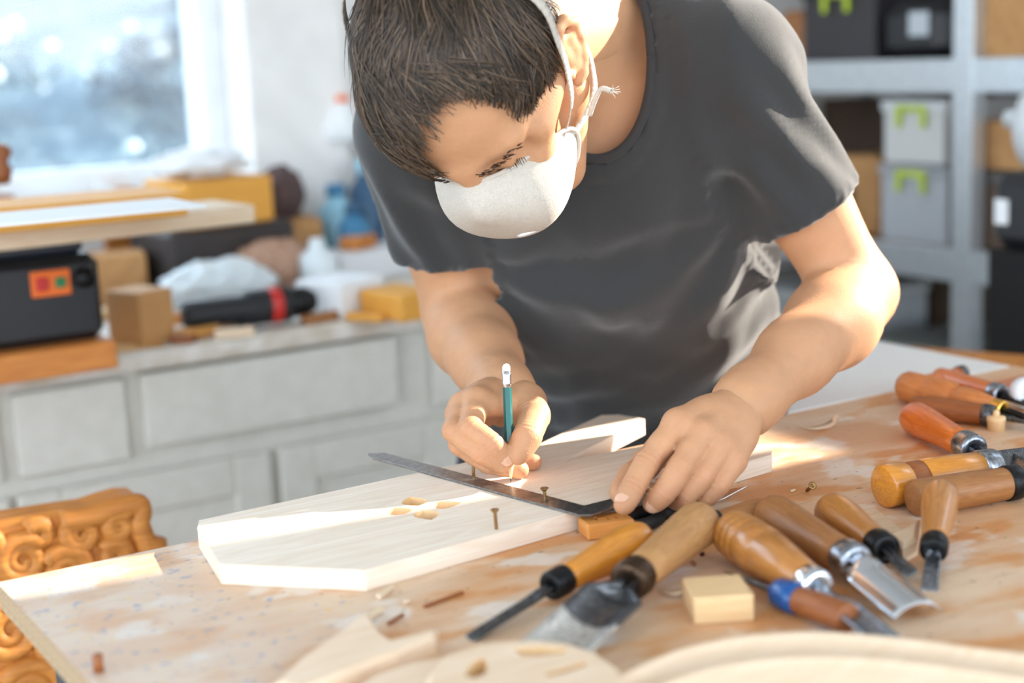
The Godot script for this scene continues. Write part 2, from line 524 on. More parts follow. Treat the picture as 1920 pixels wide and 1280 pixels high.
func _window(called: String, o: Vector3, d: Vector3, w: float, h: float, n: int) -> void:
	var win := Node3D.new()
	win.name = called; add_child(win); win.set_meta("kind", "structure")
	win.transform = Transform3D(Basis(d, Vector3.UP, d.cross(Vector3.UP)), o)
	var st := ST()
	for i in n + 1:
		box(st, Vector3(clampf(w * i / n, 0.03, w - 0.03), h / 2, 0), Vector3(0.06, h, 0.06), 0.004)
	for y in [0.03, h - 0.03]:
		box(st, Vector3(w / 2, y, 0), Vector3(w, 0.06, 0.06), 0.004)
	put("window_frame", finish(st), M.white_paint, win)
	for i in n:
		put("pane", boxc(Vector3(w / n - 0.06, h - 0.12, 0.004), 0.0), M.glass, win, Vector3(w * (i + 0.5) / n, h / 2, 0))

# ---------------------------------------------------------------- garden beyond the window: a frosted bank with shrubs
func build_outside() -> void:
	var snow := tmat(blotch_tex(107, rgb(74, 98, 110), rgb(48, 70, 84), 2.5), Vector3(0.4, 0.4, 0.4), 0.9)
	var st := ST(true)
	var n := noise(301, 0.35, 3)
	var nx := 40; var nz := 30
	var hgt := func(x: float, z: float) -> float:
		return -0.3 + maxf(0.0, -(z + 4.0)) * 0.36 + n.get_noise_2d(x, z) * 0.5
	for i in nx:
		for j in nz:
			var p: Array = []
			for q in [[0, 0], [1, 0], [1, 1], [0, 1]]:
				var x: float = -14.0 + 30.0 * (i + q[0]) / nx
				var z: float = -3.4 - 16.0 * (j + q[1]) / nz
				p.append(Vector3(x, hgt.call(x, z), z))
			quad(st, p[0], p[1], p[2], p[3])
	var g := put("snowy_bank", finish(st), snow)
	g.set_meta("kind", "structure")
	var cols := [rgb(44, 72, 86), rgb(62, 92, 104), rgb(34, 56, 72), rgb(74, 100, 110)]
	var leafm: Array = []
	for c in cols:
		var m := mat(c, 0.7)
		m.cull_mode = BaseMaterial3D.CULL_DISABLED
		leafm.append(m)
	var frost_glints := mat(rgb(196, 210, 214), 0.5)  # pale lumps added to show as bright blurred glints
	var words := ["dense", "loose", "tall", "low", "broad", "narrow", "round", "ragged", "small", "wide", "leaning", "bushy", "sparse", "squat"]
	var tone := ["slate blue", "pale teal", "dark teal", "grey blue"]
	var spots := [[1.15, -4.75, 0.36], [2.0, -4.95, 0.36], [0.9, -5.75, 0.4], [1.85, -5.95, 0.42], [2.85, -6.1, 0.42], [1.5, -7.1, 0.5], [2.7, -7.35, 0.52], [3.9, -7.5, 0.5], [1.9, -8.7, 0.62], [3.4, -9.0, 0.65], [2.4, -10.6, 0.75], [4.2, -10.9, 0.8], [3.2, -12.9, 0.95], [5.4, -13.2, 1.0]]
	for s in spots.size():
		var q: Array = spots[s]
		var base := Vector3(q[0], hgt.call(q[0], q[1]), q[1])
		var sh := thing("frosted_shrub", "%s %s frosted shrub on the snowy bank outside the window" % [words[s], tone[s % 4]], "shrub", base, Basis.IDENTITY, "frosted shrubs outside the window")
		var f := ST()
		var fr := ST(true)
		var R: float = q[2]
		for k in 420:
			var dir := Vector3(rng.randfn(), absf(rng.randfn()) * 0.9, rng.randfn()).normalized()
			var c := Vector3(0, R * 0.55, 0) + dir * R * rng.randf_range(0.45, 1.0) * Vector3(0.9, 0.8, 0.9).dot(Vector3.ONE) / 2.6
			var B := Basis(Vector3(rng.randfn(), rng.randfn(), rng.randfn()).normalized(), rng.randf() * TAU)
			var L := R * rng.randf_range(0.07, 0.14)
			quad(f, c + B * Vector3(-L, 0, 0), c + B * Vector3(0, 0.06 * L, -L * 0.4), c + B * Vector3(L, 0, 0), c + B * Vector3(0, 0.06 * L, L * 0.4))
			if k % 14 == 0:
				var rr := R * rng.randf_range(0.03, 0.07)
				lathe(fr, [[-rr, 0.0], [-rr * 0.6, rr * 0.8], [rr * 0.2, rr], [rr * 0.8, rr * 0.6], [rr, 0.0]], 7, c + dir * 0.04, B)
		var stems := ST(true)
		for k in 7:
			var dir := Vector3(rng.randfn() * 0.5, 1.0, rng.randfn() * 0.5).normalized()
			tube(stems, [Vector3(0, -0.05, 0), dir * R * 0.6, dir * R * 1.1 + Vector3(0, 0.1, 0)], [0.03 * R, 0.02 * R, 0.006 * R], 5)
		put("stem", finish(stems), mat(rgb(84, 92, 104), 0.9), sh)
		put("foliage", finish(f), leafm[s % 4], sh)
		put("frost_glints", finish(fr), frost_glints, sh)

# ---------------------------------------------------------------- counter under the window
func build_counter() -> void:
	var xa := -0.9; var xb := 1.75
	var cz := (CZ + WZ) / 2
	# worktop
	one("worktop", "long pale dusty worktop of the counter under the window", "worktop", boxc(Vector3(xb - xa + 0.04, 0.03, CZ - WZ - 0.002 + 0.02), 0.004), M.worktop, Vector3((xa + xb) / 2, CT - 0.0151, cz + 0.01))
	var cab := thing("counter_cabinet", "long grey painted counter cabinet with drawers and panelled doors", "cabinet", Vector3((xa + xb) / 2, 0, cz))
	var off := -Vector3((xa + xb) / 2, 0, cz)
	put("body", boxc(Vector3(xb - xa, 0.78, CZ - WZ - 0.022), 0.003), M.cabinet, cab, Vector3(0, 0.49, -0.008))
	put("plinth", boxc(Vector3(xb - xa - 0.02, 0.1, CZ - WZ - 0.08), 0.003), M.black_iron, cab, Vector3(0, 0.05, -0.03))
	var front := func(called: String, pa: Vector2, pb: Vector2, th: float, panel: bool) -> void:
		var A := zp(pa.x, pa.y, CZ); var B := zp(pb.x, pb.y, CZ)
		var c := Vector3((A.x + B.x) / 2, (A.y + B.y) / 2, CZ - 0.019 + th / 2) + off
		var s := Vector3(absf(B.x - A.x), absf(A.y - B.y), th)
		if not panel:
			put(called, boxc(s, 0.003), M.cabinet, cab, c)
			return
		var d := put(called, boxc(Vector3(s.x - 0.1, s.y - 0.1, th - 0.008), 0.002), M.cabinet, cab, c - Vector3(0, 0, 0.004))
		var st := ST()
		for e in [-1.0, 1.0]:
			box(st, Vector3(e * (s.x / 2 - 0.03), 0, 0.004), Vector3(0.06, s.y, th), 0.004)
			box(st, Vector3(0, e * (s.y / 2 - 0.03), 0.004), Vector3(s.x - 0.12, 0.06, th), 0.004)
		put("door_rail", finish(st), M.cabinet, d)
	front.call("drawer", Vector2(262, 702), Vector2(748, 757), 0.024, false)
	front.call("drawer", Vector2(22, 742), Vector2(248, 862), 0.016, false)
	front.call("drawer", Vector2(-420, 800), Vector2(10, 905), 0.016, false)
	front.call("drawer", Vector2(810, 618), Vector2(1220, 690), 0.016, false)
	var ya := zp(400, 852, CZ).y
	for q in [[-420.0, 10.0], [24.0, 508.0], [524.0, 862.0], [876.0, 1220.0]]:
		var A := zp(q[0], 850, CZ); var B := zp(q[1], 850, CZ)
		var s := Vector3(B.x - A.x, ya - 0.13, 0.018)
		var c := Vector3((A.x + B.x) / 2, 0.12 + s.y / 2, CZ - 0.019 + 0.009) + off
		var d := put("door", boxc(Vector3(s.x - 0.1, s.y - 0.1, 0.01), 0.002), M.cabinet, cab, c - Vector3(0, 0, 0.003))
		var st := ST()
		for e in [-1.0, 1.0]:
			box(st, Vector3(e * (s.x / 2 - 0.03), 0, 0.004), Vector3(0.06, s.y, 0.018), 0.004)
			box(st, Vector3(0, e * (s.y / 2 - 0.03), 0.004), Vector3(s.x - 0.12, 0.06, 0.018), 0.004)
		put("door_rail", finish(st), M.cabinet, d)

func build_counter_goods() -> void:
	var g := "offcuts piled on the counter"
	# bench planer
	var p0 := gp(205, 634, CT + 0.04); 
	var pl := thing("planer", "black bench planer with orange switch plate on a brown board", "machine", Vector3(p0.x - 0.11, CT + 0.04, p0.z - 0.11))
	put("body", boxm(Vector3(0.22, 0.115, 0.2), 0.012), M.black_plastic, pl)
	put("hood", boxm(Vector3(0.19, 0.03, 0.17), 0.012), mat(rgb(46, 52, 62), 0.35), pl, Vector3(0, 0.115, 0))
	var pn := put("switch_plate", boxc(Vector3(0.052, 0.034, 0.006), 0.002), M.orange_plastic, pl, Vector3(0.042, 0.082, 0.101))
	put("button", boxc(Vector3(0.016, 0.018, 0.006), 0.002), M.red_plastic, pn, Vector3(-0.012, 0, 0.004))
	put("button", boxc(Vector3(0.014, 0.014, 0.006), 0.002), M.green_plastic, pn, Vector3(0.012, 0, 0.004))
	put("dial", lathem([[0, 0], [0, 0.014], [0.01, 0.013], [0.012, 0]], 20), M.black_iron, pl, Vector3(0.086, 0.084, 0.1), Basis(Vector3.UP, -PI / 2))
	put("lever", tubem([Vector3(-0.09, 0.03, 0.1), Vector3(-0.07, 0.05, 0.13), Vector3(-0.055, 0.075, 0.125)], [0.012, 0.011, 0.006], 8), M.red_plastic, pl)
	put("knob", lathem([[0, 0], [0, 0.008], [0.014, 0.009], [0.018, 0]], 14), M.brass, pl, Vector3(-0.045, 0.025, 0.1), Basis(Vector3.UP, -PI / 2))
	one("planer_board", "brown board lying under the black planer", "board", boxm(Vector3(0.26, 0.038, 0.24), 0.003), M.old_wood, Vector3(p0.x - 0.125, CT + 0.001, p0.z - 0.105))
	# sawdust along the counter edge
	var st := ST(true)
	var n := noise(401, 1.0, 3)
	var a := gp(-60, 702, CT); var b := gp(330, 655, CT)
	for i in 60:
		for j in 8:
			var P: Array = []
			for q in [[0, 0], [1, 0], [1, 1], [0, 1]]:
				var t: float = (i + q[0]) / 60.0; var w: float = (j + q[1]) / 8.0
				var x := lerpf(a.x, b.x, t)
				var hh: float = maxf(0.0, 0.004 + 0.010 * n.get_noise_2d(x * 22.0, w * 2.0)) * sin(PI * w) * sin(PI * t)
				P.append(Vector3(x, CT + 0.0006 + hh, CZ + 0.012 - w * 0.075))
			quad(st, P[0], P[1], P[2], P[3])
	var du := one("sawdust", "yellow sawdust heaped along the counter edge before the planer", "sawdust", finish(st), M.dust)
	du.set_meta("kind", "stuff")
	# light upright wood block
	block("wood_block", "upright tan timber block beside the black planer", "block", 268, 640, CT, Vector3(0.062, 0.078, 0.075), 22, tmat(M.block.albedo_texture, Vector3(5, 22, 22), 0.65, 0, rgb(204, 164, 116)), 0.002, g)
	# drill
	var dr := thing("power_drill", "black and red power drill lying on the counter", "drill", gp(505, 612, CT), yaw(-4))
	put("body", lathem([[-0.13, 0], [-0.13, 0.017], [-0.125, 0.02], [-0.04, 0.02], [-0.03, 0.026], [0.03, 0.027], [0.036, 0.024], [0.036, 0]], 24), M.black_rubber, dr, Vector3(0, 0.032, 0))
	put("collar", lathem([[0.0, 0.0], [0.0, 0.027], [0.018, 0.028], [0.02, 0]], 24), M.red_plastic, dr, Vector3(0.0, 0.032, 0))
	put("chuck", lathem([[0.036, 0], [0.036, 0.023], [0.06, 0.022], [0.075, 0.014], [0.08, 0.0]], 24), M.black_iron, dr, Vector3(0, 0.032, 0))
	put("grip", boxc(Vector3(0.035, 0.03, 0.11), 0.012), M.black_rubber, dr, Vector3(-0.03, 0.018, -0.075))
	put("cable", tubem(smooth_path([Vector3(-0.03, 0.012, -0.13), Vector3(-0.1, 0.008, -0.17), Vector3(-0.2, 0.006, -0.13)]), [0.004], 6), M.black_rubber, dr)
	# clear bag
	st = ST(true)
	blob(st, Vector3(0, 0.038, 0), Vector3(0.1, 0.04, 0.06), 402, 0.3)
	one("plastic_bag", "pale crumpled plastic bag on the counter behind the drill", "bag", finish(st), M.bag, gp(412, 574, CT), yaw(10))
	# pale box and yellow block near the arm
	block("paint_box", "white cardboard box beside a yellow timber block", "box", 640, 585, CT, Vector3(0.1, 0.055, 0.1), 20, M.paper, 0.003)
	block("timber_block", "short yellow timber block beside the white box", "block", 752, 592, CT, Vector3(0.075, 0.042, 0.11), 10, M.yellow_wood, 0.002, g)
	# stacked boards on the left, on two battens
	block("support_block", "dark timber block propping the board stack by the planer", "block", 225, 520, CT, Vector3(0.07, 0.17, 0.06), 12, M.old_wood, 0.003, g)
	block("support_block", "tall dark timber block propping the board stack behind the planer", "block", -20, 555, CT, Vector3(0.1, 0.18, 0.08), 12, M.handle_dark, 0.003, g)
	one("board", "long pale board lying across the timber props", "board", boxm(Vector3(0.5, 0.024, 0.13), 0.002), M.pale_wood, Vector3(gp(110, 450, CT + 0.18).x, CT + 0.1815, gp(110, 450, CT + 0.18).z), yaw(4), g)
	one("board", "yellow-edged short board, topmost of the stack on props", "board", boxm(Vector3(0.36, 0.03, 0.14), 0.002), M.yellow_wood, Vector3(gp(60, 416, CT + 0.21).x, CT + 0.2065, gp(60, 416, CT + 0.21).z), yaw(-3), g)
	one("paper_sheet", "white paper sheet lying on the topmost yellow-edged board", "paper", boxm(Vector3(0.355, 0.003, 0.138), 0.0), M.paper, Vector3(gp(60, 404, CT + 0.24).x, CT + 0.2375, gp(60, 404, CT + 0.24).z), yaw(-2))
	var cl := one("clamp_knob", "brown and black turned knob standing on the paper sheet", "knob", lathem([[0, 0], [0, 0.012], [0.02, 0.018], [0.03, 0.012], [0.045, 0.02], [0.055, 0.014], [0.058, 0]], 18), M.handle_dark, Vector3(gp(2, 346, CT + 0.24).x, CT + 0.2406, gp(2, 346, CT + 0.24).z), Basis(Vector3.FORWARD, -PI / 2))
	# pile at the back: dark case, yellow beam, paper, batten, sack
	var pc := Vector3(zp(402, 500, -2.58).x, CT, -2.58)
	one("dark_case", "dark case under the yellow timber beam by the window", "case", boxm(Vector3(0.24, 0.118, 0.17), 0.008), mat(rgb(52, 44, 42), 0.6), pc, yaw(6))
	one("yellow_beam", "thick yellow timber beam end lying on the dark case", "block", boxm(Vector3(0.17, 0.08, 0.15), 0.003), M.yellow_wood, pc + Vector3(0.0, 0.1185, 0.0), yaw(9), g)
	var st2 := ST(true)
	blob(st2, Vector3(0, 0.026, 0), Vector3(0.085, 0.025, 0.06), 404, 0.35)
	one("crumpled_paper", "crumpled white paper on top of the yellow beam", "paper", finish(st2), M.paper, pc + Vector3(-0.01, 0.199, 0), yaw(9))
	var A := zp(172, 345, -2.7); var B := gp(528, 520, CT + 0.014)
	st2 = ST()
	box(st2, Vector3.ZERO, Vector3((B - A).length(), 0.016, 0.032), 0.002)
	one("batten", "long white batten leaning down across the counter clutter", "batten", finish(st2), M.grey_board, (A + B) / 2, along(B - A))
	var sc := Vector3(zp(533, 470, -2.66).x, CT, -2.66)
	one("grey_carton", "worn grey carton carrying the brown cloth sack", "box", boxm(Vector3(0.12, 0.105, 0.12), 0.004), M.cardboard, sc, yaw(-8))
	st2 = ST(true)
	blob(st2, Vector3(0, 0.045, 0), Vector3(0.046, 0.05, 0.045), 406, 0.2)
	one("cloth_sack", "dark brown cloth sack leaning near the white pier", "sack", finish(st2), M.brown_cloth, sc + Vector3(0, 0.106, 0))
	st2 = ST(true)
	blob(st2, Vector3(0, 0.046, 0), Vector3(0.075, 0.046, 0.045), 408, 0.2)
	one("rag_heap", "pinkish brown rag heap before the grey carton", "rag", finish(st2), tmat(blotch_tex(409, rgb(206, 172, 150), rgb(158, 116, 92), 2.4), Vector3(9, 9, 9), 0.9), Vector3(zp(512, 500, -2.47).x, CT, -2.47))
	block("carton", "brown open carton at the back of the counter by the prop", "box", 222, 566, CT, Vector3(0.1, 0.085, 0.08), -14, M.cardboard, 0.003)
	one("plaster_board", "white plaster offcut propped flat behind the white box", "board", boxm(Vector3(0.2, 0.05, 0.1), 0.003), M.grey_board, Vector3(zp(690, 500, -2.52).x, CT, -2.52), yaw(12))
	one("pliers_box", "small rust brown tin on the white plaster offcut", "tin", boxm(Vector3(0.07, 0.024, 0.04), 0.004), M.old_wood, Vector3(zp(672, 470, -2.52).x, CT + 0.0505, -2.52), yaw(30))
	one("glue_jug", "white glue jug with bluish tint behind the power drill", "jug", lathem([[0, 0], [0, 0.03], [0.004, 0.033], [0.06, 0.033], [0.075, 0.014], [0.09, 0.013], [0.09, 0]], 24), M.bag, Vector3(zp(600, 540, -2.42).x, CT, -2.42), Basis(Vector3.UP, Vector3.LEFT, Vector3.BACK))
	# scraps
	var words := ["orange triangular", "tan slim", "reddish short", "pale square", "brown curled", "honey coloured", "white painted", "dusty long", "dark knotty", "cream thin", "rust brown", "yellow split"]
	var spots := [[345, 603], [372, 632], [395, 612], [545, 586], [600, 604], [690, 600], [560, 560], [190, 600], [345, 642], [440, 632], [700, 548], [590, 578]]
	var tints := [M.golden_wood, M.ply, M.old_wood, M.pale_wood, M.handle_brown, M.yellow_wood, M.grey_board, M.block, M.handle_dark, M.pale_wood, M.old_wood, M.yellow_wood]
	for i in spots.size():
		var s := Vector3(rng.randf_range(0.035, 0.07), rng.randf_range(0.008, 0.02), rng.randf_range(0.015, 0.03))
		block("offcut", "%s timber offcut among the counter clutter" % words[i], "offcut", spots[i][0], spots[i][1], CT, s, rng.randf_range(-60, 60), tints[i], 0.002, g)
	# wall shelf beyond the pier with bottles
	var sx := 1.62
	var sy := zp(640, 262, WZ + 0.1).y
	one("wall_shelf", "white wall shelf beside the pier, holding bottles", "shelf", boxc(Vector3(0.55, 0.02, 0.17), 0.003), M.white_paint, Vector3(sx, sy - 0.01, WZ + 0.085))
	var bo := [[645, 0.085, 0.026, "white", "orange", 0], [668, 0.06, 0.022, "white", "orange", 0], [625, 0.045, 0.02, "white", "white", 0]]
	for q in bo:
		var P := Vector3(zp(q[0], 250, WZ + 0.09).x, sy, WZ + 0.09)
		bottle(P, q[1], q[2], M.white_paint, M.orange_plastic if q[4] == "orange" else M.paper, "white bottle with %s cap, %s one on the wall shelf" % [q[4], "tall" if q[1] > 0.07 else ("short" if q[4] == "orange" else "small")])
	var pale_blue := mat(rgb(150, 200, 220), 0.3); var mid_blue := mat(rgb(60, 122, 160), 0.35); var dark_blue := mat(rgb(44, 84, 116), 0.4)
	bottle(Vector3(zp(632, 400, WZ + 0.2).x, CT, WZ + 0.2), 0.16, 0.035, pale_blue, mid_blue, "pale blue tall bottle under the wall shelf by the pier")
	bottle(Vector3(zp(664, 420, WZ + 0.3).x, CT, WZ + 0.3), 0.13, 0.03, mid_blue, dark_blue, "deep blue squat bottle under the wall shelf")
	bottle(Vector3(zp(690, 420, WZ + 0.16).x, CT, WZ + 0.16), 0.2, 0.034, dark_blue, pale_blue, "dark blue bottle with pale cap under the wall shelf")

func bottle(at: Vector3, h: float, r: float, body: Material, cap: Material, label: String) -> void:
	var t := thing("bottle", label, "bottle", at, Basis.IDENTITY, "bottles by the wall shelf")
	var up := Basis(Vector3.UP, Vector3.LEFT, Vector3.BACK)
	put("body", lathem([[0, 0], [0, r * 0.95], [0.004, r], [h * 0.7, r], [h * 0.82, r * 0.5], [h * 0.88, r * 0.45], [h * 0.88, 0]], 22), body, t, Vector3.ZERO, up)
	put("cap", lathem([[h * 0.86, 0], [h * 0.86, r * 0.55], [h, r * 0.52], [h, 0]], 18), cap, t, Vector3.ZERO, up)

func blob(st: SurfaceTool, c: Vector3, r: Vector3, seedv: int, rough: float, n := 18) -> void:
	var f := noise(seedv, 1.3, 3)
	var P := func(i: int, j: int) -> Vector3:
		var th := PI * i / n; var ph := TAU * j / (2 * n)
		var d := Vector3(sin(th) * cos(ph), cos(th), sin(th) * sin(ph))
		return c + d * r * (1.0 + rough * f.get_noise_3dv(d * 1.4))
	for i in n:
		for j in 2 * n:
			var a: Vector3 = P.call(i, j); var b: Vector3 = P.call(i, (j + 1) % (2 * n)); var d: Vector3 = P.call(i + 1, (j + 1) % (2 * n)); var e: Vector3 = P.call(i + 1, j)
			if i > 0: tri(st, a, b, d)
			if i < n - 1: tri(st, a, d, e)

# ---------------------------------------------------------------- steel rack on the right
func build_rack() -> void:
	var xb := RX + 0.5
	var za := -2.75; var zm := xp(1787, 300, RX).z; var ze := zm + 0.62
	var rk := thing("storage_rack", "galvanised steel shelving rack holding bins and boxes", "rack", Vector3(RX, 0, zm))
	var off := -Vector3(RX, 0, zm)
	var ys := [xp(1787, 111, RX).y, xp(1785, 469, RX).y, 0.5, 0.12, 1.72]
	for x in [RX, xb]:
		for z in [za, zm, ze]:
			var s := 1.0 if x == RX else -1.0
			var st := ST()
			box(st, Vector3(0, 0.95, 0.022), Vector3(0.003, 1.9, 0.045), 0.0008)
			box(st, Vector3(s * 0.016, 0.95, 0.044), Vector3(0.034, 1.9, 0.003), 0.0008)
			put("post", finish(st), M.rack_steel, rk, Vector3(x, 0, z) + off)
	for y in ys:
		for q in [[za, zm], [zm, ze]]:
			for x in [RX + 0.004, xb - 0.004]:
				var st := ST()
				box(st, Vector3(0, -0.03, 0), Vector3(0.004, 0.06, q[1] - q[0] - 0.01), 0.001)
				box(st, Vector3(0.006, -0.0, 0), Vector3(0.014, 0.003, q[1] - q[0] - 0.01), 0.001)
				box(st, Vector3(0.006, -0.058, 0), Vector3(0.014, 0.003, q[1] - q[0] - 0.01), 0.001)
				put("beam", finish(st), M.rack_steel, rk, Vector3(x, y, (q[0] + q[1]) / 2 + 0.02) + off)
			put("shelf", boxc(Vector3(xb - RX - 0.02, 0.012, q[1] - q[0] - 0.04), 0.001), M.shelf_board, rk, Vector3((RX + xb) / 2, y - 0.009, (q[0] + q[1]) / 2 + 0.02) + off)
	# things on the shelves; placed on the shelf plane at a pixel along its front
	var y1: float = ys[0] - 0.003; var y2: float = ys[1] - 0.003; var y3: float = ys[2] - 0.003
	bin("tool_bin", "dark storage bin with lime clip on the upper rack shelf", xp(1572, 106, RX + 0.03), y1, Vector3(0.26, 0.13, 0.2), mat(rgb(52, 50, 54), 0.5), M.black_plastic, true)
	var cs := thing("black_case", "black rounded case with silver label on the upper shelf", "case", on(xp(1712, 106, RX + 0.03), y1, 0.11))
	put("body", boxm(Vector3(0.24, 0.115, 0.17), 0.03), M.black_plastic, cs)
	put("label_plate", boxc(Vector3(0.003, 0.045, 0.05), 0.001), mat(rgb(186, 194, 200), 0.4), cs, Vector3(-0.1215, 0.07, 0.025))
	one("cardboard_box", "plain cardboard box on the upper shelf beyond the rack post", "box", boxm(Vector3(0.3, 0.3, 0.3), 0.003), M.cardboard, on(xp(1925, 106, RX + 0.03), y1, 0.15))
	one("brown_jar", "brown jar between bins on the upper rack shelf", "jar", boxm(Vector3(0.1, 0.11, 0.08), 0.012), M.handle_brown, on(xp(1478, 106, RX + 0.03), y1, 0.06))
	# middle shelf
	bin("clear_bin", "clear bin of wood scraps with lime clip on the middle shelf", xp(1712, 455, RX + 0.05), y2, Vector3(0.3, 0.13, 0.17), M.clear_box, M.clear_box, true, true)
	bin("white_bin", "whitish bin with lime clip stacked on the clear scrap bin", xp(1712, 455, RX + 0.05), y2 + 0.156, Vector3(0.28, 0.1, 0.155), mat(rgb(206, 206, 204), 0.5), mat(rgb(222, 226, 226), 0.5), true)
	one("carton", "small brown carton at the back of the middle rack shelf", "box", boxm(Vector3(0.14, 0.16, 0.11), 0.002), M.cardboard, on(xp(1612, 455, RX + 0.1), y2, 0.07))
	one("grey_tub", "dull grey tub on the middle shelf beside the carton", "tub", boxm(Vector3(0.14, 0.1, 0.1), 0.012), mat(rgb(92, 92, 94), 0.6), on(xp(1545, 455, RX + 0.06), y2, 0.07))
	one("cardboard_box", "low cardboard box on the middle shelf beyond the rack post", "box", boxm(Vector3(0.28, 0.09, 0.24), 0.003), M.cardboard, on(xp(1930, 480, RX + 0.05), y2 + 0.152, 0.14))
	bin("scrap_bin", "bin of reddish scraps under the low cardboard box", xp(1930, 480, RX + 0.05), y2, Vector3(0.28, 0.125, 0.24), mat(rgb(104, 84, 70), 0.6), mat(rgb(96, 92, 90), 0.6), false)
	one("carton", "flat brown carton with tape near the rack's far end", "box", boxm(Vector3(0.2, 0.07, 0.16), 0.002), M.cardboard, on(xp(1455, 455, RX + 0.05), y2, 0.1))
	# lower shelf
	bin("pale_bin", "pale grey bin with lime clip on the lower rack shelf", xp(1712, 700, RX + 0.05), y3, Vector3(0.32, 0.17, 0.22), mat(rgb(120, 122, 116), 0.5), mat(rgb(140, 144, 140), 0.5), true)
	bin("clear_bin", "clear bin with white bags on the lower rack shelf", xp(1480, 700, RX + 0.05), y3, Vector3(0.3, 0.24, 0.24), mat(rgb(196, 202, 206), 0.4), mat(rgb(214, 220, 222), 0.4), false)
	one("black_case", "large plain black case on the lower shelf beyond the post", "case", boxm(Vector3(0.3, 0.2, 0.28), 0.012), M.black_plastic, on(xp(1925, 700, RX + 0.05), y3, 0.15))
	# dark crates added along the shelf backs to darken the rack interior
	var shades := [rgb(58, 54, 52), rgb(74, 58, 46), rgb(46, 48, 52), rgb(88, 70, 54)]
	var tones := ["charcoal", "chocolate brown", "blue black", "dull tan"]
	var shelf := [["upper", y1, 0.2], ["middle", y2, 0.26], ["lower", y3, 0.3]]
	for k in 3:
		for j in 4:
			var z: float = za + 0.14 + j * 0.33
			one("dark_filler_crate", "%s crate added to darken the back of the %s rack shelf" % [tones[(j + k) % 4], shelf[k][0]], "crate", boxm(Vector3(0.1, shelf[k][2] * (1.0 - 0.1 * (j % 2)), 0.29), 0.004), mat(shades[(j + k) % 4], 0.8), Vector3(xb - 0.07, shelf[k][1], z), Basis.IDENTITY, "added dark crates along the back of the rack")
	# bench grinder with a pale wheel guard, on a stand ahead of the rack
	var gz := xp(1915, 400, 1.95)
	var gr := thing("bench_grinder", "grey bench grinder with black motor on an iron stand", "machine", Vector3(2.0, 0, gz.z + 0.02))
	put("stand", boxm(Vector3(0.14, 0.96, 0.14), 0.004), M.black_iron, gr)
	put("motor", boxm(Vector3(0.15, 0.12, 0.17), 0.02), M.black_plastic, gr, Vector3(0, 0.961, 0.02))
	put("switch", boxc(Vector3(0.006, 0.04, 0.025), 0.002), M.paper, gr, Vector3(-0.078, 1.02, -0.035))
	var wheel := Basis(Vector3.BACK, Vector3.UP, Vector3.LEFT)
	put("wheel_guard", lathem([[-0.03, 0], [-0.03, 0.06], [-0.02, 0.075], [0.02, 0.075], [0.03, 0.06], [0.03, 0]], 30), mat(rgb(206, 210, 212), 0.4), gr, Vector3(0, 1.15, 0.0), wheel)
	put("knob", lathem([[0, 0], [0, 0.015], [0.03, 0.016], [0.034, 0]], 16), mat(rgb(206, 210, 212), 0.3), gr, Vector3(0, 1.16, -0.06), Basis(Vector3.FORWARD, Vector3.UP, Vector3.RIGHT))
	# low trestle with wooden beams behind the white table
	var tr := thing("trestle", "brown wooden trestle behind the end of the white table", "trestle", gp(1895, 668, 0.86) * Vector3(1, 0, 1))
	put("top_beam", boxc(Vector3(0.12, 0.05, 0.5), 0.004), M.golden_wood, tr, Vector3(0.0, 0.835, 0.1), yaw(24))
	put("peg", lathem([[0, 0], [0, 0.03], [0.05, 0.036], [0.07, 0.026], [0.07, 0]], 20), M.handle_orange, tr, Vector3(0.03, 0.86, 0.1), Basis(Vector3.UP, Vector3.LEFT, Vector3.BACK))
	for q in [[-0.05, 0.3], [0.05, 0.3], [-0.05, -0.08], [0.05, -0.08]]:
		put("leg", boxc(Vector3(0.04, 0.815, 0.04), 0.003), M.golden_wood, tr, Vector3(q[0], 0.4075, q[1]))

func on(p: Vector3, y: float, half: float) -> Vector3:
	return Vector3(p.x + half, y, p.z)
func bin(called: String, label: String, p: Vector3, y: float, s: Vector3, m: Material, lid: Material, clip: bool, full := false) -> void:
	var t := thing(called, label, "bin", Vector3(p.x + s.x / 2, y, p.z))
	var st := ST()
	var w := 0.004
	box(st, Vector3(0, w / 2, 0), Vector3(s.x - 0.02, w, s.z - 0.02), 0.001)
	for e in [-1.0, 1.0]:
		box(st, Vector3(e * (s.x / 2 - w / 2), s.y / 2, 0), Vector3(w, s.y, s.z), 0.0015)
		box(st, Vector3(0, s.y / 2, e * (s.z / 2 - w / 2)), Vector3(s.x - 2 * w, s.y, w), 0.0015)
	put("body", finish(st), m, t)
	put("lid", boxm(Vector3(s.x + 0.012, 0.022, s.z + 0.016), 0.005), lid, t, Vector3(0, s.y, 0))
	if clip:
		var c := put("clip", boxc(Vector3(0.01, 0.012, 0.075), 0.003), M.lime_plastic, t, Vector3(-s.x / 2 - 0.008, s.y + 0.006, 0))
		for e in [-1.0, 1.0]:
			put("clip_arm", boxc(Vector3(0.009, 0.036, 0.012), 0.003), M.lime_plastic, c, Vector3(0, -0.018, e * 0.032))
	if full:
		st = ST()
		for k in 70:
			var B := Basis(Vector3(rng.randfn(), rng.randfn(), rng.randfn()).normalized(), rng.randf() * TAU)
			box(st, Vector3(rng.randf_range(-0.42, 0.42) * s.x, rng.randf_range(0.12, 0.75) * s.y, rng.randf_range(-0.4, 0.4) * s.z), Vector3(0.03, 0.012, 0.018), 0.001, B)
		var o := put("wood_scraps", finish(st), M.handle_dark, t)
		o.set_meta("kind", "stuff")

